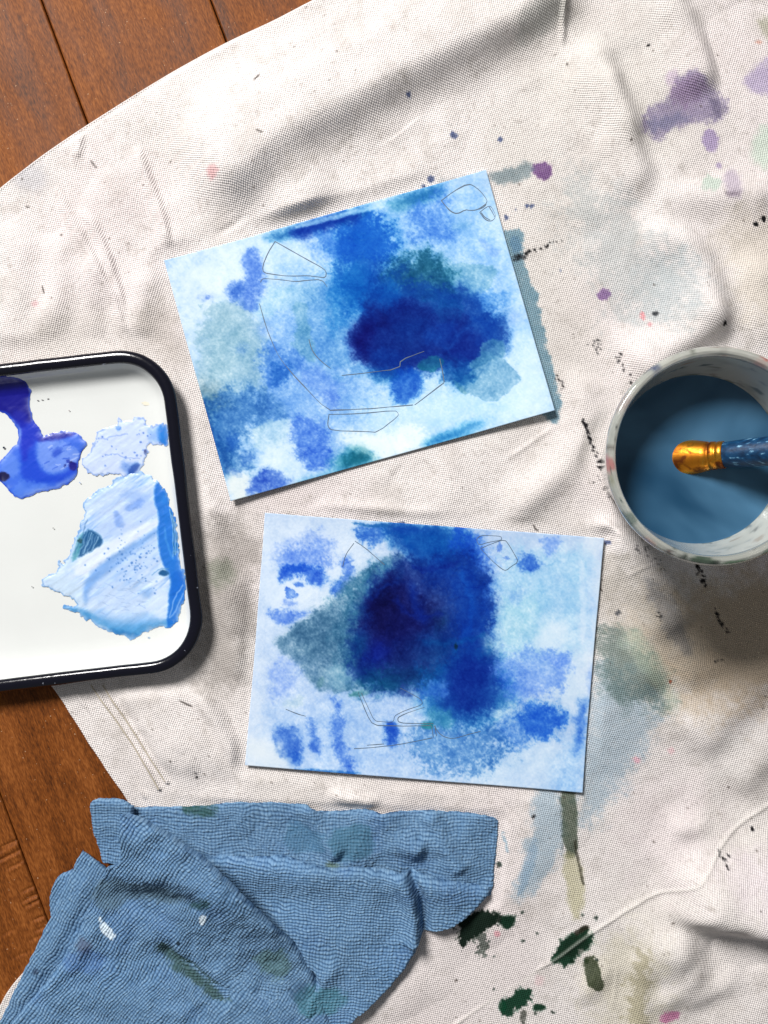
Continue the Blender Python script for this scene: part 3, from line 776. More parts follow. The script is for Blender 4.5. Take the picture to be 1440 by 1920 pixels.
def paint_one(p):
    W = p.wash
    W([(311, 492), (520, 430), (500, 540), (470, 620), (400, 600), (360, 660)], (240, 247, 250), .85, 30, 30)
    W([(430, 840), (560, 800), (600, 900), (436, 945)], (240, 247, 250), .7, 30, 24)
    W([(960, 560), (1040, 770), (900, 800), (960, 680)], (232, 245, 253), .8, 24, 20)
    W([(470, 440), (930, 320), (1045, 770), (600, 900), (440, 850), (400, 700), (480, 590)], (196, 226, 250), .8, 60, 40)
    W([(600, 420), (900, 340), (960, 560), (700, 560)], (165, 208, 246), .7, 40, 40, .3)
    W([(470, 640), (640, 690), (720, 720), (640, 860), (460, 880), (440, 770)], (165, 204, 244), .75, 30, 30, .25)
    W([(700, 740), (900, 730), (960, 760), (820, 820), (640, 800)], (200, 232, 252), .8, 30, 24)
    W([(500, 560), (640, 500), (720, 620), (700, 740), (600, 760), (500, 680)], (138, 186, 238), .7, 36, 40, .4)
    W([(470, 640), (560, 600), (640, 640), (660, 760), (600, 860), (520, 840), (450, 760)], (128, 176, 236), .6, 26, 40, .5)
    W([(860, 540), (960, 520), (1000, 640), (960, 660), (900, 600)], (150, 196, 242), .6, 20, 30, .5)
    W([(690, 400), (850, 350), (930, 460), (900, 520), (740, 500)], (140, 188, 240), .55, 30, 40, .5)
    # grey teal wash on the left
    W([(386, 600), (400, 580), (440, 566), (470, 590), (500, 640), (505, 690), (480, 735), (440, 745), (405, 790), (385, 780), (372, 700), (380, 650)], (158, 194, 212), .8, 14, 18, .15, .10)
    W([(395, 640), (460, 620), (490, 680), (450, 730), (395, 740)], (150, 190, 208), .6, 25, 20)
    W([(372, 715), (410, 722), (420, 765), (395, 785), (380, 765)], (120, 150, 165), .7, 14, 12)
    W([(480, 565), (540, 540), (580, 535), (600, 560), (520, 585), (485, 600)], (176, 216, 236), .7, 8, 10, 0, .08)
    # lower left blues
    W([(386, 765), (440, 735), (500, 742), (525, 762), (515, 790), (470, 800), (455, 830), (462, 870), (430, 885), (405, 840)], (52, 112, 190), .85, 14, 20, .35)
    W([(400, 775), (470, 760), (500, 775), (440, 800), (410, 800)], (70, 128, 200), .5, 14, 16, .4)
    W([(383, 752), (400, 775), (420, 830), (432, 862), (428, 886), (412, 868), (396, 810)], (8, 70, 160), .95, 8, 8)
    W([(430, 815), (456, 822), (452, 845), (436, 850)], (35, 95, 195), .8, 5, 8, .4)
    W([(452, 855), (472, 850), (480, 868), (458, 872)], (60, 115, 205), .7, 4, 8, .4)
    W([(424, 880), (446, 880), (462, 893), (448, 896), (430, 890)], (70, 120, 205), .7, 3, 7, .3)
    W([(480, 800), (520, 790), (548, 790), (545, 815), (515, 845), (490, 845), (478, 830)], (190, 220, 236), .85, 4, 6, 0, .14)
    W([(540, 790), (552, 815), (570, 850), (575, 890), (520, 880), (490, 862), (510, 845), (536, 820)], (238, 248, 252), .9, 8, 8)
    W([(428, 885), (462, 895), (472, 905), (466, 935), (436, 942)], (232, 238, 236), .95, 5, 7)
    W([(470, 925), (474, 900), (498, 884), (512, 888), (532, 896), (548, 904), (520, 920), (480, 928)], (48, 92, 208), .95, 4, 9, .35)
    # violet blue top left
    W([(452, 478), (470, 471), (488, 484), (494, 520), (490, 574), (474, 582), (452, 572), (432, 556), (430, 542), (446, 530), (462, 535), (462, 505), (455, 490)], (88, 134, 226), .92, 4, 7, .35)
    W([(434, 545), (450, 535), (460, 548), (450, 566), (436, 560)], (50, 100, 205), .6, 4, 7, .5)
    p.dot(390, 560, 9, (150, 180, 236), .7, 4, 6, 5); p.dot(453, 657, 11, (110, 158, 214), .6, 4, 7, 9, .3); p.dot(392, 562, 4, (90, 130, 220), .6)
    p.dot(498, 618, 11, (120, 165, 230), .6, 5, 6)
    # granular mid left
    W([(498, 640), (520, 648), (540, 664), (566, 660), (570, 690), (545, 705), (530, 725), (500, 722), (490, 690)], (72, 130, 220), .85, 8, 14, .55)
    W([(505, 690), (540, 680), (548, 705), (515, 718)], (25, 90, 195), .6, 8, 12, .5)
    W([(560, 690), (600, 690), (640, 715), (645, 750), (618, 768), (580, 740)], (125, 168, 238), .85, 6, 10, .4)
    W([(600, 730), (630, 735), (632, 765), (612, 765)], (95, 140, 230), .7, 8, 10, .5)
    W([(530, 740), (600, 760), (618, 790), (560, 800), (520, 770)], (140, 186, 240), .75, 16, 14, .3)
    W([(545, 790), (575, 785), (610, 795), (622, 830), (626, 868), (600, 886), (572, 868), (555, 830)], (78, 128, 228), .9, 7, 12, .45)
    # soft centre
    W([(575, 545), (640, 515), (690, 600), (690, 690), (625, 696), (585, 672), (565, 620), (582, 590)], (96, 158, 220), .85, 16, 16, .25)
    W([(545, 580), (575, 570), (582, 600), (580, 640), (600, 680), (560, 668), (548, 640), (560, 610)], (120, 176, 208), .75, 5, 8, .1, .10)
    W([(620, 540), (650, 545), (645, 600), (618, 610)], (20, 110, 205), .6, 12, 14, .3)
    # blue column
    W([(628, 430), (690, 400), (724, 430), (742, 468), (720, 490), (730, 530), (720, 580), (670, 590), (650, 560), (636, 500)], (8, 92, 200), .96, 14, 18, .3)
    W([(582, 440), (640, 420), (700, 398), (738, 440), (742, 470), (700, 490), (640, 490), (610, 470)], (26, 98, 212), .88, 8, 14, .75)
    W([(572, 450), (620, 440), (630, 490), (590, 482)], (120, 168, 236), .7, 10, 12, .5)
    W([(645, 520), (690, 500), (705, 560), (680, 580), (650, 560)], (4, 98, 196), .8, 12, 12)
    W([(700, 495), (712, 500), (720, 545), (700, 540)], (0, 66, 175), .5, 8, 10)
    # top edge bar
    W([(505, 448), (540, 434), (600, 418), (680, 395), (684, 402), (640, 425), (600, 432), (560, 446), (520, 452)], (20, 96, 180), .9, 5, 5)
    W([(548, 440), (590, 420), (640, 408), (676, 402), (668, 416), (628, 428), (600, 438), (578, 450), (560, 448)], (2, 50, 168), 1, 4, 5)
    W([(560, 425), (690, 390), (760, 375), (760, 382), (690, 398), (562, 432)], (185, 222, 246), .8, 2.5, 2)
    # upper right
    W([(728, 384), (790, 360), (824, 352), (826, 366), (800, 378), (770, 392), (745, 396)], (22, 104, 178), .92, 6, 6)
    W([(730, 388), (770, 380), (770, 394), (735, 398)], (110, 178, 205), .6, 5, 5)
    W([(762, 392), (800, 378), (832, 366), (840, 400), (850, 440), (810, 456), (775, 440)], (70, 130, 228), .75, 10, 14, .6)
    W([(820, 346), (850, 340), (840, 362), (824, 366)], (110, 165, 232), .6, 6, 6, .3)
    W([(850, 400), (910, 420), (940, 470), (890, 480), (850, 450)], (160, 205, 244), .6, 20, 16, .2)
    W([(895, 442), (925, 465), (938, 468), (930, 488), (905, 470)], (140, 182, 240), .7, 3, 5, .2, .06)
    W([(850, 420), (885, 420), (882, 432), (852, 432)], (125, 180, 220), .5, 5, 5)
    W([(836, 500), (880, 500), (935, 504), (915, 540), (880, 560), (842, 560)], (110, 170, 205), .75, 4, 5, .3, .05)
    W([(870, 560), (930, 550), (950, 560), (930, 600), (900, 600)], (70, 140, 226), .7, 10, 14, .6)
    W([(950, 590), (985, 590), (980, 610), (955, 615)], (165, 195, 244), .6, 8, 8, .3)
    # teal shoulder
    W([(735, 510), (760, 488), (800, 480), (838, 494), (842, 520), (850, 545), (820, 570), (760, 570), (730, 550)], (4, 82, 126), .93, 12, 18, .35)
    W([(715, 520), (750, 495), (765, 540), (730, 575), (705, 560)], (0, 72, 172), .85, 14, 14, .25)
    W([(790, 485), (835, 492), (838, 520), (800, 530)], (8, 76, 116), .5, 10, 12, .4)
    # dark heart
    W([(690, 560), (740, 540), (820, 535), (880, 552), (925, 588), (940, 630), (930, 665), (880, 690), (720, 690), (690, 640)], (2, 66, 168), .95, 10, 14, .15)
    W([(664, 648), (662, 632), (672, 612), (690, 596), (712, 572), (760, 570), (820, 580), (860, 590), (880, 620), (870, 660), (830, 680), (790, 690), (740, 702), (705, 698), (690, 684), (668, 664)], (0, 36, 134), .97, 5, 9)
    W([(664, 640), (680, 612), (700, 610), (690, 660), (675, 660)], (0, 14, 108), .8, 8, 8)
    W([(700, 592), (725, 585), (730, 610), (705, 612)], (0, 16, 100), .6, 8, 10)
    W([(720, 600), (800, 585), (830, 630), (790, 670), (720, 670)], (0, 48, 140), .6, 20, 16)
    W([(795, 620), (850, 605), (862, 625), (830, 655), (800, 650)], (0, 66, 176), .65, 8, 10)
    W([(856, 622), (880, 618), (905, 640), (900, 672), (870, 690), (840, 685), (836, 660)], (0, 38, 142), .8, 6, 10)
    W([(880, 590), (925, 600), (932, 640), (905, 650)], (2, 68, 178), .6, 10, 10)
    W([(830, 655), (880, 690), (920, 660), (930, 680), (890, 712), (870, 730), (848, 725), (832, 700)], (8, 78, 168), .85, 6, 10, .3)
    W([(735, 700), (760, 690), (788, 692), (788, 720), (782, 745), (766, 756), (742, 752), (732, 735)], (14, 82, 204), .96, 4, 7, .3)
    W([(692, 690), (740, 696), (738, 710), (712, 714), (696, 706)], (10, 84, 176), .8, 5, 7)
    W([(778, 684), (800, 668), (828, 668), (828, 694), (790, 697)], (24, 108, 146), .85, 3, 5, .3)
    # blooms and run-backs inside the dark passage
    W([(740, 600), (790, 590), (800, 625), (760, 640)], (0, 58, 158), .5, 8, 14)
    W([(690, 660), (740, 650), (760, 690), (710, 694)], (4, 66, 170), .55, 6, 12, .3)
    W([(800, 560), (850, 560), (870, 590), (820, 600)], (4, 84, 170), .55, 10, 14, .3)
    W([(700, 545), (740, 530), (745, 565), (715, 580)], (10, 96, 196), .6, 10, 14, .3)
    p.stroke([(690, 570), (705, 590), (722, 596)], 9, (0, 30, 122), .4, 7, 9)
    p.stroke([(880, 612), (862, 624), (852, 645), (836, 652)], 10, (30, 100, 196), .4, 8, 9)
    p.stroke([(815, 655), (835, 664), (850, 682)], 9, (0, 30, 122), .4, 7, 9)
    # grey petals
    W([(905, 640), (938, 640), (945, 656), (938, 672), (918, 682), (890, 695), (880, 684), (905, 665)], (92, 152, 192), .88, 4, 6, .3, .08)
    W([(872, 706), (905, 686), (938, 670), (958, 690), (968, 706), (972, 716), (958, 722), (948, 736), (922, 756), (895, 742), (870, 734), (862, 722)], (122, 174, 210), .92, 1.6, 4, .25, .10)
    W([(842, 712), (862, 722), (876, 740), (868, 742)], (110, 165, 185), .7, 2, 3)
    W([(852, 700), (880, 700), (885, 715), (868, 728), (852, 718)], (10, 84, 172), .7, 4, 8, .4)
    W([(870, 745), (930, 756), (975, 725), (980, 745), (930, 775), (880, 768)], (190, 224, 246), .6, 8, 8)
    # bottom edge
    W([(628, 866), (640, 850), (664, 838), (684, 844), (698, 856), (702, 864), (680, 872), (640, 884), (628, 884)], (60, 150, 190), .85, 9, 8)
    W([(640, 872), (668, 842), (688, 848), (701, 862), (680, 872), (650, 882)], (0, 92, 124), .92, 7, 6)
    W([(560, 900), (630, 880), (690, 870), (690, 876), (560, 912)], (90, 165, 215), .7, 4, 4)
    W([(660, 805), (720, 812), (760, 800), (800, 818), (790, 842), (710, 862), (690, 850), (662, 838), (640, 830)], (248, 253, 252), .9, 8, 12, .3)
    W([(800, 832), (830, 815), (876, 798), (904, 794), (870, 812), (810, 836)], (14, 108, 190), .92, 5, 4)
    W([(872, 798), (930, 784), (920, 800), (870, 812)], (150, 200, 240), .6, 8, 6)
    W([(905, 345), (1000, 640), (1030, 770), (950, 780), (985, 640)], (224, 242, 254), .55, 20, 14)

def paint_two(p):
    W = p.wash
    W([(1090, 1010), (1130, 1010), (1110, 1300), (1092, 1300)], (240, 246, 252), .7, 10, 8)
    W([(462, 1240), (500, 1240), (500, 1420), (462, 1430)], (232, 240, 250), .7, 14, 12)
    W([(500, 965), (700, 980), (680, 1100), (560, 1180), (490, 1180)], (232, 243, 254), .8, 30, 30)
    W([(560, 1290), (800, 1290), (900, 1340), (940, 1460), (560, 1440), (510, 1380)], (168, 202, 244), .85, 40, 30, .2)
    W([(500, 1230), (600, 1240), (620, 1320), (540, 1350), (495, 1320)], (190, 214, 246), .8, 30, 20, .2)
    W([(905, 1060), (1000, 1030), (1085, 1036), (1100, 1070), (1085, 1240), (1000, 1250), (920, 1220)], (172, 216, 244), .85, 16, 14, .12)
    W([(925, 1120), (990, 1110), (990, 1220), (930, 1210)], (168, 218, 232), .6, 25, 20)
    W([(1095, 1050), (1112, 1048), (1112, 1200), (1096, 1230)], (186, 216, 246), .7, 5, 6)
    W([(1086, 1040), (1094, 1060), (1096, 1150), (1090, 1230), (1084, 1150)], (214, 232, 250), .6, 3, 4)
    W([(1020, 1168), (1062, 1165), (1066, 1214), (998, 1218)], (226, 240, 252), .85, 6, 6)
    W([(1000, 1230), (1100, 1220), (1095, 1340), (1040, 1320)], (222, 238, 250), .8, 20, 14)
    W([(880, 1400), (1060, 1390), (1050, 1480), (860, 1470)], (206, 228, 248), .8, 20, 16)
    # violet blue clouds, top left
    W([(520, 1030), (560, 1010), (600, 990), (622, 1020), (625, 1050), (590, 1070), (535, 1068)], (150, 182, 242), .8, 12, 14, .5)
    W([(528, 1036), (580, 1020), (614, 1030), (612, 1056), (560, 1066), (528, 1058)], (92, 138, 236), .75, 10, 14, .6)
    W([(526, 1064), (555, 1058), (590, 1064), (608, 1076), (611, 1090), (592, 1099), (576, 1086), (552, 1078), (526, 1084)], (34, 92, 222), .95, 4, 8, .4)
    W([(550, 1090), (568, 1088), (570, 1098), (552, 1098)], (50, 105, 225), .85, 3, 5, .4)
    W([(535, 1102), (548, 1100), (562, 1116), (540, 1120)], (50, 105, 225), .85, 3, 6, .5)
    W([(532, 1128), (550, 1126), (558, 1136), (540, 1140)], (110, 150, 238), .8, 4, 5, .4)
    W([(500, 1144), (530, 1146), (570, 1148), (585, 1144), (560, 1160), (540, 1170), (522, 1160)], (85, 132, 232), .85, 4, 6, .5)
    W([(640, 1050), (662, 1046), (656, 1075), (650, 1095), (632, 1116), (622, 1112), (630, 1090), (645, 1078)], (64, 116, 228), .85, 4, 8, .5)
    W([(620, 1090), (648, 1088), (640, 1112), (626, 1116)], (36, 92, 215), .7, 4, 7, .4)
    W([(668, 985), (700, 982), (728, 988), (726, 1012), (700, 1022), (676, 1010)], (44, 108, 216), .88, 6, 10, .6)
    # slate diagonal
    W([(523, 1196), (545, 1184), (590, 1150), (620, 1132), (650, 1098), (690, 1066), (735, 1046), (752, 1052), (750, 1100), (700, 1170), (700, 1250), (690, 1280), (640, 1292), (600, 1284), (590, 1268), (570, 1248), (556, 1232), (530, 1214)], (82, 128, 164), .93, 3.2, 5, .5)
    W([(640, 1110), (720, 1060), (740, 1120), (700, 1200), (700, 1290), (640, 1270), (630, 1200)], (40, 104, 150), .75, 16, 16, .5)
    W([(560, 1190), (620, 1145), (660, 1160), (640, 1230), (590, 1240)], (68, 112, 152), .6, 20, 16, .5)
    W([(690, 1070), (740, 1052), (735, 1080), (700, 1120), (680, 1120)], (110, 172, 205), .7, 8, 8, .4)
    W([(610, 1252), (640, 1246), (678, 1260), (672, 1280), (640, 1288), (614, 1286)], (158, 198, 220), .85, 5, 6, .2)
    W([(596, 1266), (608, 1262), (606, 1286), (594, 1288)], (100, 150, 165), .6, 3, 5)
    W([(655, 1296), (690, 1286), (740, 1282), (720, 1292), (680, 1304), (660, 1304)], (88, 152, 165), .8, 3, 4)
    W([(530, 1316), (575, 1300), (570, 1328), (535, 1325)], (175, 205, 226), .7, 3, 6)
    # poured blue at the top
    W([(716, 982), (810, 988), (850, 994), (880, 1010), (896, 1050), (860, 1064), (790, 1070), (762, 1040), (738, 1012)], (4, 84, 186), 1, 6, 7, .1)
    W([(735, 985), (800, 988), (800, 1000), (745, 996)], (2, 68, 180), .8, 4, 5)
    W([(770, 995), (850, 996), (860, 1030), (800, 1048), (775, 1020)], (2, 88, 186), .7, 14, 10)
    W([(850, 996), (890, 1004), (912, 1040), (920, 1100), (912, 1180), (880, 1120), (862, 1060)], (24, 84, 216), .92, 9, 12, .55)
    W([(890, 1010), (915, 1010), (935, 1080), (925, 1150), (905, 1090)], (130, 172, 244), .55, 10, 10, .5)
    # dark body
    W([(752, 1040), (780, 1056), (810, 1062), (840, 1050), (862, 1040), (895, 1062), (914, 1110), (914, 1200), (908, 1262), (870, 1280), (800, 1282), (750, 1290), (700, 1278), (672, 1258), (662, 1215), (672, 1175), (690, 1130), (712, 1092)], (2, 46, 140), .97, 10, 12, .15)
    W([(860, 1060), (900, 1080), (912, 1130), (910, 1220), (880, 1240), (850, 1200), (840, 1110)], (2, 66, 180), .8, 14, 12, .2)
    W([(800, 1060), (850, 1050), (880, 1090), (850, 1110), (800, 1090)], (4, 60, 172), .6, 12, 10, .3)
    W([(706, 1110), (752, 1080), (790, 1120), (800, 1180), (760, 1215), (720, 1240), (690, 1215), (684, 1160)], (0, 16, 92), .95, 14, 14)
    W([(700, 1130), (740, 1105), (750, 1160), (700, 1200)], (0, 6, 74), .8, 14, 12)
    W([(762, 1100), (778, 1096), (786, 1130), (808, 1160), (800, 1172), (776, 1145)], (0, 48, 160), .8, 6, 6)
    W([(790, 1130), (812, 1120), (835, 1160), (820, 1190)], (0, 24, 92), .6, 10, 10)
    W([(820, 1155), (840, 1150), (836, 1176), (818, 1178)], (6, 62, 110), .5, 8, 8)
    W([(690, 1205), (715, 1195), (735, 1225), (720, 1248), (690, 1246)], (0, 34, 150), .85, 8, 8)
    W([(664, 1195), (690, 1190), (685, 1225), (668, 1225)], (8, 86, 150), .6, 6, 6)
    W([(680, 1256), (760, 1250), (830, 1262), (800, 1280), (740, 1294), (700, 1290)], (8, 84, 136), .85, 9, 10, .3)
    W([(730, 1215), (800, 1200), (840, 1240), (780, 1270), (735, 1260)], (2, 36, 112), .7, 16, 12)
    W([(905, 1190), (920, 1200), (922, 1240), (905, 1240)], (140, 190, 200), .5, 6, 6, .3)
    p.stroke([(742, 1120), (760, 1150), (790, 1160), (830, 1150)], 8, (0, 40, 150), .5, 5, 8)
    p.stroke([(860, 1075), (880, 1100), (884, 1160), (870, 1200)], 9, (20, 88, 200), .5, 5, 9)
    p.stroke([(800, 1200), (850, 1208), (905, 1190)], 10, (10, 90, 178), .5, 6, 9)
    p.stroke([(700, 1120), (720, 1100), (750, 1090)], 6, (10, 50, 150), .5, 4, 8)
    p.stroke([(772, 1062), (800, 1070), (830, 1064), (856, 1050)], 7, (2, 44, 150), .7, 3, 8)
    W([(770, 1195), (830, 1180), (860, 1215), (800, 1240)], (6, 72, 150), .5, 12, 14)
    p.dot(854, 1211, 3, (10, 46, 60), .9, 1.5, 2, 6)
    # lower lobe
    W([(800, 1240), (900, 1220), (950, 1260), (965, 1300), (930, 1340), (870, 1358), (820, 1350), (790, 1310)], (16, 104, 190), .88, 16, 14, .3)
    W([(930, 1250), (968, 1262), (965, 1292), (935, 1295)], (24, 92, 214), .8, 8, 10, .4)
    W([(842, 1250), (870, 1225), (910, 1225), (934, 1262), (928, 1310), (890, 1340), (850, 1336), (825, 1310)], (0, 52, 160), .97, 14, 10)
    W([(850, 1250), (890, 1235), (905, 1280), (870, 1320), (845, 1300)], (0, 40, 150), .6, 16, 10)
    W([(770, 1280), (840, 1272), (840, 1310), (790, 1305)], (70, 126, 220), .8, 6, 10, .7)
    W([(935, 1330), (960, 1315), (960, 1345), (925, 1350)], (226, 240, 250), .85, 5, 8, .4)
    # right hand grains
    W([(925, 1240), (960, 1222), (1000, 1214), (1064, 1222), (1060, 1262), (1030, 1300), (980, 1320), (950, 1290)], (110, 156, 240), .82, 9, 14, .6)
    W([(1030, 1222), (1062, 1222), (1056, 1250), (1030, 1250)], (100, 146, 242), .6, 6, 9, .5)
    W([(985, 1330), (1020, 1318), (1048, 1328), (1060, 1350), (1042, 1372), (1020, 1384), (990, 1378), (970, 1360)], (28, 98, 222), .92, 7, 12, .5)
    W([(930, 1350), (990, 1320), (1000, 1390), (940, 1400)], (80, 140, 226), .75, 12, 14, .7)
    W([(790, 1350), (860, 1360), (930, 1360), (950, 1400), (900, 1440), (800, 1430), (770, 1390)], (56, 118, 200), .75, 18, 18, .8)
    W([(800, 1325), (840, 1330), (850, 1360), (800, 1360)], (70, 150, 190), .75, 6, 8, .6)
    W([(788, 1352), (814, 1350), (812, 1364), (790, 1366)], (40, 130, 150), .8, 3, 3)
    W([(700, 1310), (790, 1320), (790, 1350), (720, 1350)], (184, 210, 246), .7, 10, 8, .4)
    W([(962, 1020), (1016, 1044), (1012, 1062), (976, 1070), (966, 1050)], (70, 124, 222), .0, 4, 4)
    W([(974, 1042), (992, 1036), (1010, 1048), (1014, 1062), (990, 1070), (974, 1064)], (54, 110, 218), .9, 4, 8, .45)
    W([(1008, 1006), (1050, 1006), (1040, 1030), (1030, 1044), (1018, 1030)], (120, 162, 240), .8, 4, 9, .5)
    p.dot(936, 1026, 5, (80, 126, 226), .7, 2, 3, 9, .3); p.dot(948, 1046, 5, (70, 118, 220), .7, 2, 3, 4, .3); p.dot(966, 1116, 14, (120, 170, 232), .5, 8, 8, None, .5)
    # bottom right pool
    W([(1040, 1440), (1070, 1390), (1100, 1370), (1096, 1484), (1030, 1480)], (160, 202, 244), .85, 12, 8)
    W([(1086, 1320), (1098, 1310), (1096, 1350), (1090, 1380), (1082, 1410), (1076, 1398), (1080, 1360)], (52, 112, 222), .85, 5, 7)
    W([(1070, 1346), (1086, 1340), (1086, 1354)], (60, 116, 222), .7, 4, 5)
    W([(1104, 1250), (1110, 1260), (1104, 1300), (1098, 1290)], (130, 170, 242), .6, 5, 5)
    # strokes lower left
    W([(514, 1374), (524, 1366), (552, 1360), (562, 1380), (564, 1410), (556, 1436), (546, 1428), (528, 1412)], (66, 118, 218), .85, 5, 8, .35)
    W([(520, 1385), (532, 1408), (540, 1416), (534, 1420), (520, 1402)], (30, 84, 205), .8, 3, 5)
    W([(542, 1400), (558, 1412), (560, 1430), (548, 1425)], (26, 86, 208), .8, 4, 6)
    W([(576, 1346), (586, 1344), (600, 1380), (605, 1400), (598, 1412), (586, 1404), (580, 1370)], (62, 114, 220), .88, 4, 7, .4)
    W([(620, 1310), (632, 1316), (642, 1340), (642, 1370), (650, 1400), (672, 1436), (650, 1444), (634, 1410), (626, 1370), (630, 1345)], (62, 114, 224), .88, 6, 8, .45)
    W([(505, 1245), (540, 1236), (560, 1254), (540, 1290), (520, 1312), (506, 1290)], (140, 174, 242), .8, 10, 12, .4)
    W([(720, 1356), (738, 1354), (746, 1372), (744, 1392), (724, 1396), (722, 1376)], (26, 82, 208), .95, 4, 6, .5)
    W([(545, 1436), (660, 1440), (680, 1448), (600, 1442)], (30, 100, 200), .85, 3, 3)
    W([(465, 1380), (510, 1380), (545, 1430), (545, 1440), (462, 1432)], (232, 240, 246), .9, 10, 8)
    W([(660, 980), (740, 984), (740, 990), (670, 986)], (40, 110, 190), .7, 2, 3)

def z1(u, v):
    return 7.8 + 4.0 * (2 * v - 1) ** 2 * (.5 + .5 * v) + 3.0 * (2 * u - 1) ** 4 + 2.4 * np.sin(u * 5.2 + v * 2.4) * (.4 + v) + 7 * np.clip(u + v - 1.55, 0, 1) ** 1.5
def z2(u, v):
    return 7.8 + 3.0 * (2 * u - 1) ** 2 + 4.0 * (2 * v - 1) ** 4 + 2.2 * np.sin(u * 6 + 1 - v * 1.5) * (.5 + .6 * v)
sheet1 = sheet(PAPER1, z1, paint_one, "watercolor_sheet", (186, 214, 242))
tag(sheet1, "upper blue watercolor sheet, tilted uphill to the right, its dark blot right of centre", "painting", "watercolor sheets")
sheet2 = sheet(PAPER2, z2, paint_two, "watercolor_sheet", (200, 220, 246))
tag(sheet2, "lower blue watercolor sheet with a slate grey wedge, lying above the blue rag", "painting", "watercolor sheets")
i1 = inv_bilin(PAPER1); i2 = inv_bilin(PAPER2)
zf1 = lambda X, Y: z1(*[np.clip(q, 0, 1) for q in i1(X, Y)]); zf2 = lambda X, Y: z2(*[np.clip(q, 0, 1) for q in i2(X, Y)])
pencil("pencil_line", [
    [(517, 456), (560, 480), (600, 502), (613, 511), (611, 523), (600, 522), (575, 519), (545, 521), (510, 517), (495, 514), (494, 503), (503, 478), (517, 456)],
    [(490, 532), (492, 526), (500, 525), (530, 527), (556, 531), (575, 528), (604, 526), (614, 540)],
    [(488, 572), (500, 615), (512, 645), (524, 671), (545, 698), (575, 730), (600, 757), (619, 769)],
    [(619, 770), (680, 768), (730, 764), (774, 760)], [(777, 760), (800, 743), (832, 719)],
    [(617, 778), (680, 776), (740, 770), (746, 774), (747, 781), (708, 811), (690, 810), (622, 808), (615, 800), (615, 792), (617, 778)],
    [(580, 638), (584, 655), (592, 668), (604, 680), (620, 692)], [(641, 705), (680, 701), (750, 692), (750, 676), (795, 660)], [(824, 674), (829, 696), (832, 718)],
    [(827, 379), (850, 362), (877, 348), (892, 355), (906, 370), (914, 383), (902, 392), (893, 397), (880, 398), (872, 396), (857, 404), (846, 401), (835, 390), (827, 379)],
    [(898, 402), (907, 394), (917, 389), (923, 397), (928, 408), (925, 415), (917, 419), (907, 414), (898, 402)], [(901, 402), (908, 411), (918, 416)], [(916, 392), (922, 402), (926, 410)], [(896, 396), (905, 393), (910, 387)]],
    zf1, sheet1)
pencil("pencil_line", [
    [(666, 1014), (684, 1026), (705, 1044), (721, 1058)], [(643, 1062), (648, 1040), (664, 1018)],
    [(900, 1028), (922, 1018), (944, 1011), (952, 1020), (964, 1040), (971, 1053), (956, 1062), (948, 1069), (940, 1067), (920, 1050), (900, 1028)],
    [(938, 1012), (940, 1006), (925, 1004), (905, 1003), (895, 1006), (892, 1013), (897, 1022), (915, 1016), (938, 1012)],
    [(678, 1297), (690, 1325), (702, 1349), (715, 1350), (734, 1352), (738, 1348), (739, 1340), (752, 1333), (770, 1326), (792, 1319), (790, 1310), (770, 1298), (750, 1288)],
    [(672, 1296), (688, 1338), (700, 1357), (730, 1358), (780, 1359), (808, 1358)], [(795, 1324), (770, 1332), (748, 1341), (745, 1346), (748, 1353), (780, 1354), (812, 1355)],
    [(809, 1359), (812, 1380)], [(815, 1358), (818, 1378)], [(814, 1359), (822, 1372), (832, 1379), (848, 1383), (870, 1377), (900, 1369)],
    [(664, 1400), (700, 1398), (740, 1394), (780, 1387), (810, 1381)], [(688, 1394), (720, 1392)], [(537, 1327), (560, 1336), (574, 1340)]], zf2, sheet2, .7)
print("sheets done")

# ------------------------------------------------------------------ enamel tray
TR = np.array([-392., -308.]); BR = np.array([-320., 283.])
tdown = (BR - TR) / np.hypot(*(BR - TR)); tleft = np.array([-tdown[1], tdown[0]])
TL_ = 860.; TH_ = float(np.hypot(*(BR - TR)))
tc_ = TR + tdown * TH_ / 2 + tleft * TL_ / 2
def rrect(d, r=104., ncorner=14, nst=24):
    hw, hh = TL_ / 2 - d, TH_ / 2 - d; r = max(r - d, 6.)
    pts = []
    for cx, cy, a0 in ((hw - r, hh - r, 0), (-hw + r, hh - r, 90), (-hw + r, -hh + r, 180), (hw - r, -hh + r, 270)):
        for k in range(ncorner + 1):
            a = math.radians(a0 + 90 * k / ncorner); pts.append((cx + r * math.cos(a), cy + r * math.sin(a)))
    out = []
    for k in range(len(pts)):
        p, q = pts[k], pts[(k + 1) % len(pts)]
        out.append(p)
        if math.hypot(q[0] - p[0], q[1] - p[1]) > 60:
            for j in range(1, nst): out.append((p[0] + (q[0] - p[0]) * j / nst, p[1] + (q[1] - p[1]) * j / nst))
    return np.array(out)
def tray_pts(d, z, wob=0):
    p = rrect(d)
    w = tc_[None] - p[:, :1] * tleft[None] + p[:, 1:] * tdown[None]
    if wob: w = w + wob * np.c_[fbm(w[:, 0], w[:, 1], 60, 2, 2), fbm(w[:, 0], w[:, 1], 60, 2, 6)]
    return np.c_[w[:, 0] * S, -w[:, 1] * S, np.full(len(p), z * S)]
tray = empty("enamel_tray", (float(tc_[0] * S), float(-tc_[1] * S), 4 * S))
tag(tray, "white enamel tray with a black rim, holding puddles of blue paint", "tray")
def rings(profile, close_center=True, wob=0):
    R = [tray_pts(d, z, wob) for d, z in profile]
    n = len(R[0]); V = np.vstack(R)
    F = []
    for k in range(len(R) - 1):
        for j in range(n): F.append([k * n + j, k * n + (j + 1) % n, (k + 1) * n + (j + 1) % n, (k + 1) * n + j])
    if close_center: F.append([(len(R) - 1) * n + j for j in range(n)])
    return V, F
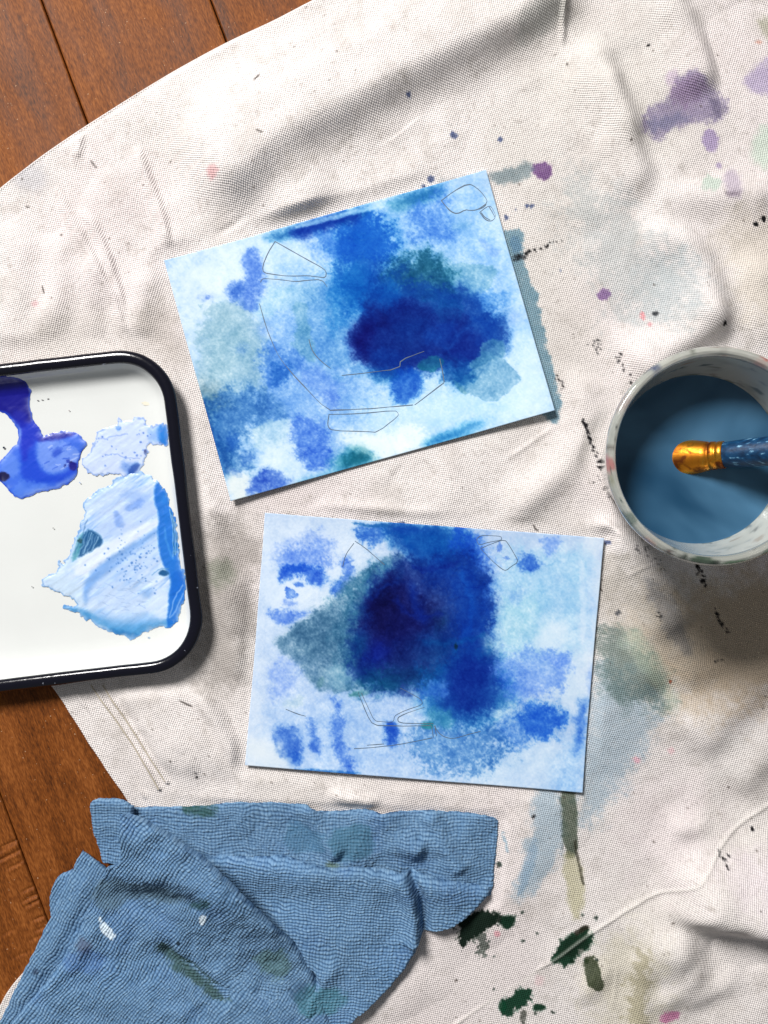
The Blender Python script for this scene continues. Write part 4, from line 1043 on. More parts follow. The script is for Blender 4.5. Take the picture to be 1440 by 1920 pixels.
V, F = rings([(60, 4), (44, 4.4), (32, 7), (24, 14), (14, 30), (10, 35), (14, 40), (19, 38.5), (23, 34), (28, 26), (34, 18), (42, 13), (54, 9.6), (74, 7.6), (110, 6.8), (160, 6.4)])
basin = mesh_obj("basin", V, F, M_enamel); adopt(tray, basin)
a = np.linspace(0, 2 * math.pi, 13)
V, F = rings([(11.5 - 11.5 * math.cos(t) , 38 + 7.5 * math.sin(t)) for t in a], False, 1.4)
rim = mesh_obj("rim", V, F, M_rim); adopt(tray, rim)

# small dried specks and scuffs on the enamel
Vs = []; Fs = []; Cs = []; nb = 0
specks = [(25, 1253, 8, 2.2, .1, (196, 120, 60)), (29, 1250, 5, 1.4, -.3, (180, 100, 50)), (71, 751, 2.2, 1, .2, (120, 116, 120)), (80, 750, 2.4, .8, .1, (130, 126, 128)), (90, 748, 2.2, .9, -.2, (120, 116, 120)),
          (7, 839, 2.2, 2.0, 0, (30, 40, 60)), (279, 1196, 2.6, 2.0, .2, (170, 190, 210)), (242, 1214, 1.4, 1.2, 0, (90, 90, 90)), (240, 690, 7, 1, -.1, (226, 190, 186)), (275, 757, 8, 3.4, .2, (232, 226, 208)), (300, 742, 2, 1.2, .5, (200, 170, 165)),
          (58, 1238, 3, 2.6, .3, (205, 208, 206)), (110, 1256, 22, 1.0, -.12, (196, 200, 202)), (24, 1270, 26, .8, -.12, (204, 208, 208)), (190, 696, 24, .9, -.12, (222, 206, 204)), (150, 905, 2, 1, .6, (160, 180, 220)), (100, 990, 1.6, 1, 0, (150, 150, 150)), (60, 1100, 1.4, 1.2, 0, (170, 170, 170)), (200, 1225, 1.5, 1, 0, (140, 140, 140)), (130, 770, 1.4, 1, 0, (160, 150, 150))]
for x0, y0, rx, ry, an, c in specks:
    t = np.linspace(0, 2 * math.pi, 12, endpoint=False); w = 1 + .35 * np.sin(3 * t + x0) * np.cos(2 * t)
    dx = rx * w * np.cos(t); dy = ry * w * np.sin(t)
    V = place(x0 + dx * math.cos(an) - dy * math.sin(an), y0 + dx * math.sin(an) + dy * math.cos(an), np.full(12, 9.2 + (4.0 if y0 < 700 or y0 > 1245 else 0)), 9)
    Vs.append(V); Fs.append([nb + k for k in range(12)][::-1]); Cs.append(np.tile(lin(c, .88), (12, 1))); nb += 12
sp = mesh_obj("paint_specks", np.vstack(Vs), Fs, M_thread, cols=np.vstack(Cs)); sp['kind'] = 'stuff'; adopt(tray, sp)

# ---- paint lying in the tray
PROF_D = [0, 19, 23, 28, 34, 42, 54, 74, 110, 160]; PROF_Z = [38, 38.5, 34, 26, 18, 13, 9.6, 7.6, 6.8, 6.4]
def basin_z(X, Y):
    k = (HP - 9) / HP
    wx = (X - 720) * k - tc_[0]; wy = (Y - 960) * k - tc_[1]
    a_ = np.abs(wx * tleft[0] + wy * tleft[1]); b_ = np.abs(wx * tdown[0] + wy * tdown[1])
    r = 104.; qx = a_ - (TL_ / 2 - r); qy = b_ - (TH_ / 2 - r)
    sd = np.hypot(np.maximum(qx, 0), np.maximum(qy, 0)) + np.minimum(np.maximum(qx, qy), 0) - r
    return np.interp(-sd, PROF_D, PROF_Z)
def puddle(name, poly, paint, base, h=2.6, rough=3., zt=7.4, st=1.25, rs=14, ew=4., tex=.5, seed=1):
    poly = chaikin(np.asarray(poly, float), 1)
    x0, y0 = poly.min(0) - 6; x1, y1 = poly.max(0) + 6
    X, Y = np.meshgrid(np.arange(x0, x1, st), np.arange(y0, y1, st))
    def field(x, y):
        return poly_sd(x + rough * fbm(x, y, rs, 3, seed, .6), y + rough * fbm(x, y, rs, 3, seed + 4, .6), poly)
    sd = field(X, Y)
    gx = np.gradient(sd, st, axis=1); gy = np.gradient(sd, st, axis=0); g = np.hypot(gx, gy) + 1e-6
    out = sd > 0
    k = np.where(out, np.minimum(sd, st * 1.6), 0) / g
    Xs = X - gx / g * k; Ys = Y - gy / g * k
    F = grid_faces(*X.shape)
    keep = (~out).ravel()[F].any(1)
    F = F[keep]
    p = Paint(Xs, Ys, lin(base, .88), 1.3, 0., .6); p.sd = sd.ravel(); paint(p)
    z = h * (1 - np.exp(np.minimum(sd, 0) / ew)) + tex * (fbm(X, Y, 16, 4, seed + 2) + .8 * fbm((X * .81 - Y * .58) / 7, X * .58 + Y * .81, 8, 3, seed)) * np.clip(-sd / 8, 0, 1) + .2
    z = np.maximum(z, 0)
    used = np.unique(F); rm = np.full(X.size, -1); rm[used] = np.arange(len(used))
    V = place(Xs, Ys, z + np.maximum(basin_z(Xs, Ys) + .5, zt), zt)[used]
    return mesh_obj(name, V, rm[F], M_paint, cols=p.C[used])

def edges(p, rgb, a, w=2.4):
    j = np.arange(p.X.size); p.put(j, .8 * np.exp(np.minimum(p.sd, 0) / 3.2) * sstep(.35, .65, vnoise(p.X / 13, p.Y / 13, 4)), (226, 234, 246))
    i = np.arange(p.X.size); p.put(i, a * np.exp(-((p.sd + 1.2) / w) ** 2), rgb)
def pu1(p):
    W = p.wash
    i = np.arange(p.X.size); p.put(i, np.clip(.6 * fbm(p.X, p.Y, 22, 4, 2), 0, .7), (150, 178, 240))
    W([(66, 826), (120, 826), (150, 850), (140, 880), (100, 890), (70, 870)], (128, 160, 236), .75, 8, 9, .5)
    W([(-10, 860), (25, 850), (40, 880), (20, 905)], (96, 138, 230), .7, 8, 9, .4)
    for _ in range(16):
        x0, y0 = random.uniform(76, 140), random.uniform(832, 882)
        p.stroke([(x0, y0), (x0 + random.uniform(6, 16), y0 - random.uniform(-2, 7))], random.uniform(1.4, 2.6), random.choice([(40, 84, 205), (180, 198, 246)]), .7, 1, 3)
    W([(96, 844), (118, 840), (116, 852), (98, 860)], (34, 76, 200), .8, 4, 6)
    W([(40, 830), (70, 820), (68, 860), (80, 884), (110, 892), (140, 870), (146, 880), (112, 908), (70, 905), (48, 915), (42, 880)], (14, 66, 205), .95, 7, 5)
    W([(72, 818), (95, 810), (128, 807), (140, 816), (110, 822), (90, 828), (70, 826)], (4, 22, 150), .95, 4, 4)
    W([(20, 775), (60, 775), (76, 800), (80, 820), (60, 830), (46, 870), (40, 830), (32, 805)], (6, 44, 190), .95, 6, 4)
    W([(28, 790), (36, 788), (42, 812), (38, 822)], (130, 164, 236), .7, 3, 3)
    W([(-60, 705), (60, 705), (60, 775), (58, 790), (40, 792), (20, 778), (0, 768), (-60, 768)], (0, 8, 136), 1, 5, 3)
    W([(24, 775), (50, 772), (52, 800), (36, 800)], (6, 26, 165), .7, 6, 4)
    W([(46, 900), (100, 912), (60, 930), (30, 930), (24, 915)], (88, 134, 232), .7, 7, 8, .3)
    p.dot(6, 894, 12, (2, 4, 70), 1, 2, 3, 10); p.dot(134, 868, 3.5, (6, 14, 90), 1, 1, 1); p.dot(138, 874, 8, (4, 16, 130), 1, 2, 2)
    p.dot(123, 873, 2, (14, 26, 120)); p.dot(128, 865, 4, (14, 40, 160), .8)
    edges(p, (24, 60, 190), .6, 1.6)
def pu2(p):
    i = np.arange(p.X.size)
    p.put(i, np.clip(.5 * fbm(p.X, p.Y, 20, 4, 5), 0, .6), (222, 232, 250)); p.put(i, np.clip(.5 * fbm(p.X, p.Y, 14, 4, 9) - .1, 0, .5), (160, 184, 236))
    p.wash([(296, 795), (320, 792), (322, 838), (300, 834)], (24, 116, 206), .97, 4, 3)
    p.wash([(276, 798), (300, 796), (302, 832), (280, 830)], (120, 166, 232), .7, 7, 6, .3)
    p.wash([(228, 862), (240, 868), (262, 868), (258, 884), (240, 892), (232, 884)], (92, 140, 220), .7, 6, 6)
    p.wash([(240, 878), (264, 868), (258, 886), (244, 892)], (24, 70, 160), .85, 3, 4)
    p.dot(222, 803, 4.5, (70, 130, 220), .9, 2, 2); p.dot(222, 803, 1.6, (150, 190, 240), .8)
    p.dot(274, 848, 4, (20, 44, 120), .9, 1.5, 2, 6)
    for _ in range(46): p.dot(random.uniform(180, 312), random.uniform(795, 880), random.uniform(.9, 2.2), (80, 120, 206), random.uniform(.4, .9), 1, 1)
    p.stroke([(190, 824), (215, 817), (238, 815)], 2, (120, 150, 220), .6, 1, 3)
    p.stroke([(200, 852), (215, 850), (235, 860), (262, 862)], 2, (130, 158, 222), .7, 1, 4)
    edges(p, (120, 152, 216), .7, 1.5)
def pu3(p):
    W = p.wash; i = np.arange(p.X.size)
    c_, s_ = math.cos(-.62), math.sin(-.62); ua = p.X * c_ + p.Y * s_; va = -p.X * s_ + p.Y * c_
    p.put(i, np.clip(1.1 * fbm(ua / 9, va, 9, 4, 3, .7), 0, .75), (236, 243, 253)); p.put(i, np.clip(1.5 * fbm(ua / 7, va, 8, 4, 6, .7) - .1, 0, .9), (112, 162, 228))
    p.put(i, np.clip(.7 * fbm(p.X, p.Y, 40, 4, 3), 0, .7), (228, 238, 252)); p.put(i, np.clip(.6 * fbm(p.X, p.Y, 16, 4, 7) - .08, 0, .5), (160, 190, 238))
    W([(200, 925), (250, 910), (295, 925), (295, 980), (240, 1010), (190, 1000), (180, 960)], (176, 200, 244), .6, 14, 10, .2)
    W([(225, 920), (280, 920), (280, 945), (240, 950)], (140, 176, 236), .6, 10, 10, .4)
    W([(214, 955), (226, 962), (232, 986), (226, 990), (218, 980)], (118, 156, 226), .7, 4, 6)
    W([(236, 948), (254, 938), (272, 936), (266, 946), (248, 956)], (110, 152, 228), .7, 4, 7)
    W([(155, 1035), (220, 1010), (290, 970), (298, 990), (230, 1030), (170, 1075), (140, 1080)], (226, 236, 252), .85, 7, 4)
    W([(165, 1080), (200, 1050), (250, 1020), (296, 988), (298, 1000), (260, 1028), (210, 1070), (176, 1095), (165, 1130), (156, 1120)], (116, 164, 228), .85, 6, 4)
    W([(165, 1130), (176, 1095), (230, 1040), (296, 1010), (305, 1060), (260, 1090), (190, 1110)], (168, 198, 242), .5, 14, 8, .3)
    W([(80, 1085), (112, 1075), (150, 1090), (156, 1140), (120, 1120)], (196, 218, 240), .8, 8, 6)
    W([(185, 1100), (250, 1095), (280, 1120), (250, 1150), (190, 1140)], (192, 214, 246), .7, 12, 8)
    p.dot(280, 1112, 14, (130, 176, 236), .7, 8, 5, 10)
    W([(285, 1110), (312, 1100), (318, 1140), (290, 1165), (275, 1150)], (210, 226, 252), .8, 8, 5)
    W([(118, 1132), (170, 1148), (230, 1168), (300, 1160), (322, 1170), (268, 1186), (254, 1198), (212, 1186), (180, 1168), (122, 1142)], (70, 148, 208), .92, 6, 4)
    W([(170, 1140), (220, 1155), (290, 1150), (300, 1165), (230, 1175), (190, 1162)], (142, 186, 234), .7, 9, 6)
    W([(200, 1178), (255, 1185), (262, 1190), (252, 1198), (212, 1190)], (34, 112, 180), .7, 4, 4)
    W([(288, 928), (298, 910), (316, 916), (330, 955), (342, 1000), (340, 1025), (336, 1044), (342, 1056), (352, 1068), (352, 1130), (338, 1160), (318, 1175), (312, 1168), (318, 1120), (322, 1078), (304, 1050), (298, 1010), (300, 975)], (22, 110, 206), .97, 3, 3)
    W([(322, 1070), (345, 1075), (346, 1110), (322, 1130)], (10, 96, 200), .6, 6, 5)
    p.stroke([(346, 1096), (330, 1115), (320, 1150), (318, 1160), (328, 1150), (346, 1112)], 2.4, (130, 176, 236), .8, 1, 2)
    p.stroke([(310, 990), (314, 1020), (326, 1048)], 4, (70, 146, 222), .6, 2, 2)
    W([(308, 925), (312, 940), (306, 945), (296, 940)], (40, 124, 214), .8, 4, 4)
    for k in range(9):
        x0 = 318 + k * 2.2
        p.stroke([(x0 + 2, 955 + 5 * k), (x0 + 9, 990 + 3 * k), (x0 + 8, 1044 - 2 * k)], 1.7, (20, 92, 140) if k % 2 else (140, 190, 226), .8, .8, 2)
    W([(148, 1030), (158, 1000), (168, 992), (190, 1008), (192, 1020), (176, 1030), (150, 1046)], (14, 84, 140), .95, 3, 4)
    W([(134, 1040), (146, 1010), (158, 996), (152, 1030), (140, 1055)], (70, 150, 170), .85, 4, 5, .3)
    for k in range(6): p.stroke([(166 + 4 * k, 996 + 2 * k), (148 + 5 * k, 1040 - k)], 1.0 + 1.2 * random.random(), (150, 194, 230), .4 + .5 * random.random(), .8, 4)
    p.dot(150, 1014, 4, (10, 60, 70), .9); p.stroke([(165, 975), (155, 1000), (140, 1040)], 2, (50, 100, 150), .6, 1, 3)
    p.dot(308, 1074, 10, (14, 84, 140), .97, 2, 2, 6); p.stroke([(285, 1078), (300, 1066), (318, 1066)], 1.8, (80, 140, 190), .7, 1, 2)
    for _ in range(120): p.dot(random.gauss(250, 30), random.gauss(1060, 28), random.uniform(.8, 2.2), (74, 126, 200), random.uniform(.3, .9), 1, 1)
    for _ in range(26):
        x0, y0 = random.uniform(180, 270), random.uniform(1085, 1150)
        p.stroke([(x0, y0), (x0 + random.uniform(8, 20), y0 + random.uniform(-3, 6))], 1.4, (140, 170, 216), .5, .8, 4)
    edges(p, (92, 142, 200), .6, 1.5)
pud1 = puddle("paint_puddle", [(-70, 712), (28, 711), (52, 714), (58, 726), (57, 770), (62, 792), (74, 800), (79, 819), (92, 812), (126, 807), (150, 816), (164, 830), (152, 848), (146, 866), (146, 884), (136, 902), (108, 917), (74, 922), (40, 937), (22, 928), (6, 906), (-10, 892), (-6, 872), (12, 848), (38, 826), (29, 800), (19, 786), (2, 770), (-70, 764)],
              pu1, (58, 106, 222), 1.9, 4.0, seed=2, tex=.3, ew=7)
tag(pud1, "deep ultramarine paint running down from the tray's upper left wall", "paint puddle", "paint in the tray")
pud2 = puddle("paint_puddle", [(152, 866), (166, 852), (178, 822), (188, 806), (206, 799), (222, 794), (222, 782), (230, 790), (248, 788), (254, 780), (270, 786), (276, 798), (300, 796), (319, 795), (322, 836), (300, 834), (280, 832), (276, 850), (268, 868), (262, 884), (238, 893), (212, 890), (164, 890), (158, 878)],
              pu2, (198, 214, 247), 1.1, 6.5, seed=5, rs=11, tex=.5, ew=7)
tag(pud2, "small pale lilac blue paint smear in the tray's upper right", "paint puddle", "paint in the tray")
pud3 = puddle("paint_puddle", [(76, 1088), (86, 1076), (108, 1070), (112, 1042), (118, 1062), (130, 1040), (142, 1004), (154, 978), (160, 962), (154, 950), (172, 930), (206, 906), (238, 890), (264, 884), (290, 894), (302, 912), (312, 922), (322, 950), (336, 985), (338, 1040), (340, 1058), (352, 1070), (353, 1100), (346, 1132), (336, 1158), (320, 1178), (300, 1174), (268, 1186), (254, 1199), (212, 1188), (180, 1170), (150, 1152), (118, 1142), (121, 1131), (150, 1138), (134, 1122), (104, 1110), (84, 1100)],
              pu3, (190, 214, 246), 1.6, 7.0, seed=8, rs=12, tex=.7, ew=8)
tag(pud3, "largest paint puddle, light blue with a bright blue streak along the tray's right wall", "paint puddle", "paint in the tray")
print("tray done")

# ------------------------------------------------------------------ jar of rinse water
CX, CY = 498., 84.                                    # axis in plan units from the middle (y up)
base_c = (CX * S, CY * S, 0)
CZ = 3.6
def lathe(profile, n=160):
    a = np.linspace(0, 2 * math.pi, n, endpoint=False)
    P = np.array(profile, float)
    V = np.stack([P[:, :1] * np.cos(a)[None], P[:, :1] * np.sin(a)[None], np.repeat(P[:, 1:], n, 1)], -1).reshape(-1, 3)
    i = np.arange(len(P) * n).reshape(len(P), n); j = np.roll(i, -1, 1)
    F = np.c_[i[:-1].ravel(), j[:-1].ravel(), j[1:].ravel(), i[1:].ravel()]
    return V, F, np.tile(a, len(P)), np.repeat(np.arange(len(P)), n)
jar = empty("water_jar", (CX * S, CY * S, CZ * S))
tag(jar, "paint-stained plastic jar of cloudy blue rinse water at the right edge", "jar")
def dens(p, k):
    out = []
    for (a, b), (c, d) in zip(p[:-1], p[1:]):
        for t in np.linspace(0, 1, k, endpoint=False): out.append((a + (c - a) * t, b + (d - b) * t))
    return out + [p[-1]]
def jar_mesh(name, prof, paint, parent=jar):
    V, F, A, K = lathe(prof)
    P = np.array(prof)
    arc = np.r_[0, np.cumsum(np.hypot(*(P[1:] - P[:-1]).T))][K]
    p = Paint(np.degrees(A), arc, lin((218, 220, 212), .86)); p.P = P; p.R = P[K, 0]; p.Zv = P[K, 1]
    paint(p)
    V = V * S
    o = mesh_obj(name, V, F, M_lip if name == 'lip' else M_cup, parent, cols=p.C)
    return o
def p_wall(p):
    i = np.arange(p.X.size)
    p.put(i, np.clip(.8 * fbm(p.X, p.Y, 30, 4, 3), 0, .7), (170, 182, 180)); p.put(i, np.clip(.9 * fbm(p.X, p.Y, 22, 4, 8) - .1, 0, .6), (150, 168, 160))
    for _ in range(70):
        a0 = random.uniform(0, 360); y0 = random.uniform(0, 640)
        p.dot(a0, y0, random.uniform(1, 5), random.choice([(60, 110, 150), (120, 150, 140), (40, 70, 60), (220, 170, 165), (50, 90, 120), (170, 140, 120)]), random.uniform(.3, .9), 2, 5, random.uniform(3, 22), .3)
    m = (p.Y < 310); p.put(i[m], .55 * sstep(.35, .7, vnoise(p.X[m] / 16, p.Y[m] / 60, 5)), (84, 120, 124))
def p_in(p):
    i = np.arange(p.X.size)
    p.put(i, np.clip(.9 * fbm(p.X, p.Y, 26, 4, 6), 0, .7), (178, 180, 168)); p.put(i, np.clip(1.0 * fbm(p.X, p.Y, 14, 4, 10) - .25, 0, .6), (120, 130, 126))
    for _ in range(110):
        a0 = random.uniform(0, 360); y0 = random.uniform(0, 90)
        p.dot(a0, y0, random.uniform(.6, 4), random.choice([(60, 80, 90), (90, 90, 70), (40, 80, 110), (150, 120, 90), (70, 70, 66), (230, 226, 216)]), random.uniform(.3, .85), 1, 4, random.uniform(1, 6), .3)
    # dried tide line just above the water
    m = (p.Y > 62) & (p.Y < 90); p.put(i[m], .75 * sstep(.4, .65, vnoise(p.X[m] / 5, p.Y[m] / 3, 2)) * np.exp(-((p.Y[m] - 76) / 7) ** 2), (84, 92, 60))
    p.dot(30, 40, 8, (120, 150, 175), .7, 3, 5, 12, .3); p.dot(105, 12, 5, (200, 130, 80), .6, 2, 3, 3)
def p_lip(p):
    i = np.arange(p.X.size)
    p.put(i, np.clip(.9 * fbm(p.X * 1.2, p.Y, 18, 3, 4), 0, .6), (176, 186, 178)); p.put(i, np.clip(.9 * fbm(p.X, p.Y, 14, 3, 12) - .1, 0, .6), (226, 226, 216))
    for a0, wd, c, al in ((184, 8, (216, 120, 118), .85), (176, 3, (120, 110, 104), .8), (193, 6, (160, 160, 120), .6), (232, 9, (226, 190, 182), .8), (216, 9, (104, 128, 116), .75), (243, 6, (60, 50, 56), .85),
                          (262, 14, (44, 84, 56), .9), (280, 16, (96, 140, 100), .85), (252, 5, (20, 44, 30), .9), (268, 4, (10, 40, 24), .9), (126, 4, (40, 70, 130), .9), (150, 10, (196, 170, 170), .5), (64, 6, (226, 110, 96), .85), (86, 5, (190, 190, 184), .8), (104, 3, (70, 80, 60), .7), (118, 9, (236, 236, 228), .7), (300, 10, (110, 150, 120), .7)):
        p.wash([(a0 - wd / 2, -4 + 18 * random.random()), (a0 + wd / 2, -4 + 10 * random.random()), (a0 + wd / 2, 26 + 14 * random.random()), (a0 - wd / 2, 26 + 14 * random.random())], c, al, 1.6, 3, .25)
    for _ in range(60): p.dot(random.uniform(0, 360), random.uniform(0, 44), random.uniform(.5, 2), random.choice([(60, 66, 66), (90, 110, 100), (236, 236, 230), (150, 110, 100)]), .8, .6, 1, random.uniform(.6, 2.4))
p_o = dens([(20, 0), (88, 0), (93, 3), (152, 298)], 14)
jar_mesh("wall", p_o, p_wall)
p_l = dens([(152, 298), (161, 299), (164.5, 304), (165, 311), (162, 316.5), (157, 318.5), (153, 317), (150.5, 312), (149.5, 305)], 4)
jar_mesh("lip", p_l, p_lip)
p_i = dens([(149.5, 305), (147.5, 296), (134, 230), (92, 10), (88, 6), (2, 6)], 16)
jar_mesh("inner_wall", p_i, p_in)

M_water, nt, b = new_mat("cloudy_water", .04, .5, None)
b.inputs['IOR'].default_value = 1.33
tcw = N(nt, 'ShaderNodeTexCoord')
nw = N(nt, 'ShaderNodeTexNoise'); nw.inputs['Scale'].default_value = 14; nw.inputs['Detail'].default_value = 3; nw.inputs['Distortion'].default_value = .7
L(nt, tcw, 'Object', nw, 'Vector')
rw = N(nt, 'ShaderNodeValToRGB'); L(nt, nw, 'Fac', rw, 0)
rw.color_ramp.elements[0].position = .35; rw.color_ramp.elements[0].color = (*lin((30, 66, 94)), 1)
rw.color_ramp.elements[1].position = .75; rw.color_ramp.elements[1].color = (*lin((86, 130, 162)), 1)
L(nt, rw, 0, b, 'Base Color')
WZ = 234 - CZ
V, F, A, K = lathe([(135.2, WZ + 1.6), (133.5, WZ + .6), (130, WZ), (100, WZ), (60, WZ), (20, WZ), (.5, WZ)])
water = mesh_obj("rinse_water", V * S, F, M_water); water.location = (CX * S, CY * S, CZ * S)
tag(water, "cloudy dark blue rinse water filling the jar around the brush", "water")

# ------------------------------------------------------------------ brush
P0 = np.array([475., 86.5, 215.]); DV = np.array([161., 9., 121.]); BL = float(np.linalg.norm(DV)); DV = DV / BL
side = np.cross([0, 0, 1.], DV); side /= np.linalg.norm(side); up = np.cross(DV, side)
brush = empty("paint_brush", tuple(float(q) for q in P0 * S))
tag(brush, "paint brush with brass ferrule and chipped blue handle standing in the jar", "brush")
def spindle(name, prof, mat, n=40, flat=1.0):
    a = np.linspace(0, 2 * math.pi, n, endpoint=False)
    V = []
    for t, r, fl_ in prof:
        c = P0 + DV * BL * t
        V.append(c[None] + r * fl_ * np.cos(a)[:, None] * side[None] + r * (1 / fl_ if fl_ > 1 else 1) * np.sin(a)[:, None] * up[None])
    V = np.vstack(V) - P0
    m = len(prof); i = np.arange(m * n).reshape(m, n); j = np.roll(i, -1, 1)
    F = np.c_[i[:-1].ravel(), j[:-1].ravel(), j[1:].ravel(), i[1:].ravel()]
    o = mesh_obj(name, V * S, F, mat, brush)
    return o
M_brass, nt, b = new_mat("old_brass", .28, .5)
b.inputs['Metallic'].default_value = .9
tcb = N(nt, 'ShaderNodeTexCoord'); nb_ = N(nt, 'ShaderNodeTexNoise'); nb_.inputs['Scale'].default_value = 170; nb_.inputs['Detail'].default_value = 5; nb_.inputs['Distortion'].default_value = .8
L(nt, tcb, 'Object', nb_, 'Vector')
rb = N(nt, 'ShaderNodeValToRGB'); L(nt, nb_, 'Fac', rb, 0)
e = rb.color_ramp.elements
e[0].position = .36; e[0].color = (*lin((112, 58, 22)), 1); e[1].position = .72; e[1].color = (*lin((236, 170, 60)), 1)
k_ = e.new(.5); k_.color = (*lin((206, 128, 34)), 1)
L(nt, rb, 0, b, 'Base Color')
r2 = N(nt, 'ShaderNodeMapRange'); L(nt, nb_, 'Fac', r2, 0); r2.inputs[1].default_value = .35; r2.inputs[2].default_value = .65; r2.inputs[3].default_value = .55; r2.inputs[4].default_value = .24
L(nt, r2, 0, b, 'Roughness')
bpb = N(nt, 'ShaderNodeBump'); bpb.inputs['Strength'].default_value = .4; bpb.inputs['Distance'].default_value = .0003; L(nt, nb_, 'Fac', bpb, 'Height'); L(nt, bpb, 0, b, 'Normal')

M_hand, nt, b = new_mat("chipped_blue_paint", .45, .35)
tch = N(nt, 'ShaderNodeTexCoord'); mph = N(nt, 'ShaderNodeMapping'); L(nt, tch, 'Object', mph, 0)
mph.inputs['Rotation'].default_value = (0, math.radians(-36), 0); mph.inputs['Scale'].default_value = (.16, 1, 1)
nh = N(nt, 'ShaderNodeTexNoise'); nh.inputs['Scale'].default_value = 620; nh.inputs['Detail'].default_value = 4; L(nt, mph, 0, nh, 'Vector')
rh = N(nt, 'ShaderNodeValToRGB'); L(nt, nh, 'Fac', rh, 0)
e = rh.color_ramp.elements
e[0].position = .34; e[0].color = (*lin((6, 38, 68)), 1); e[1].position = .80; e[1].color = (*lin((200, 204, 196)), 1)
k_ = e.new(.60); k_.color = (*lin((14, 62, 100)), 1); k_ = e.new(.70); k_.color = (*lin((120, 170, 200)), 1)
L(nt, rh, 0, b, 'Base Color')
bph = N(nt, 'ShaderNodeBump'); bph.inputs['Strength'].default_value = .5; bph.inputs['Distance'].default_value = .0003; L(nt, nh, 'Fac', bph, 'Height'); L(nt, bph, 0, b, 'Normal')
M_brist = new_mat("wet_bristle", .5, .4, (.02, .03, .05))[0]
spindle("ferrule", [(-.2, 24, 1.0), (-.12, 26, 1.06), (-.02, 27, 1.12), (.04, 27.5, 1.12), (.12, 26, 1.08), (.20, 24, 1.03), (.245, 22.8, 1), (.25, 21.6, 1), (.262, 21.6, 1), (.268, 22.6, 1), (.30, 22, 1), (.306, 21, 1), (.316, 21, 1), (.322, 21.8, 1), (.360, 21.6, 1), (.364, 20.6, 1), (.362, 19, 1)], M_brass)
spindle("handle", [(.34, 18, 1), (.36, 19.6, 1), (.42, 20.6, 1), (.55, 22, 1), (.8, 23, 1), (1.2, 23.4, 1), (1.7, 22, 1), (2.3, 17, 1), (2.9, 12, 1), (3.25, 9, 1), (3.3, 5, 1), (3.31, .5, 1)], M_hand)
spindle("bristles", [(-.5, .5, 1), (-.49, 10, 1.3), (-.42, 17, 1.25), (-.3, 22, 1.1), (-.18, 23, 1.0)], M_brist)
print("jar done")

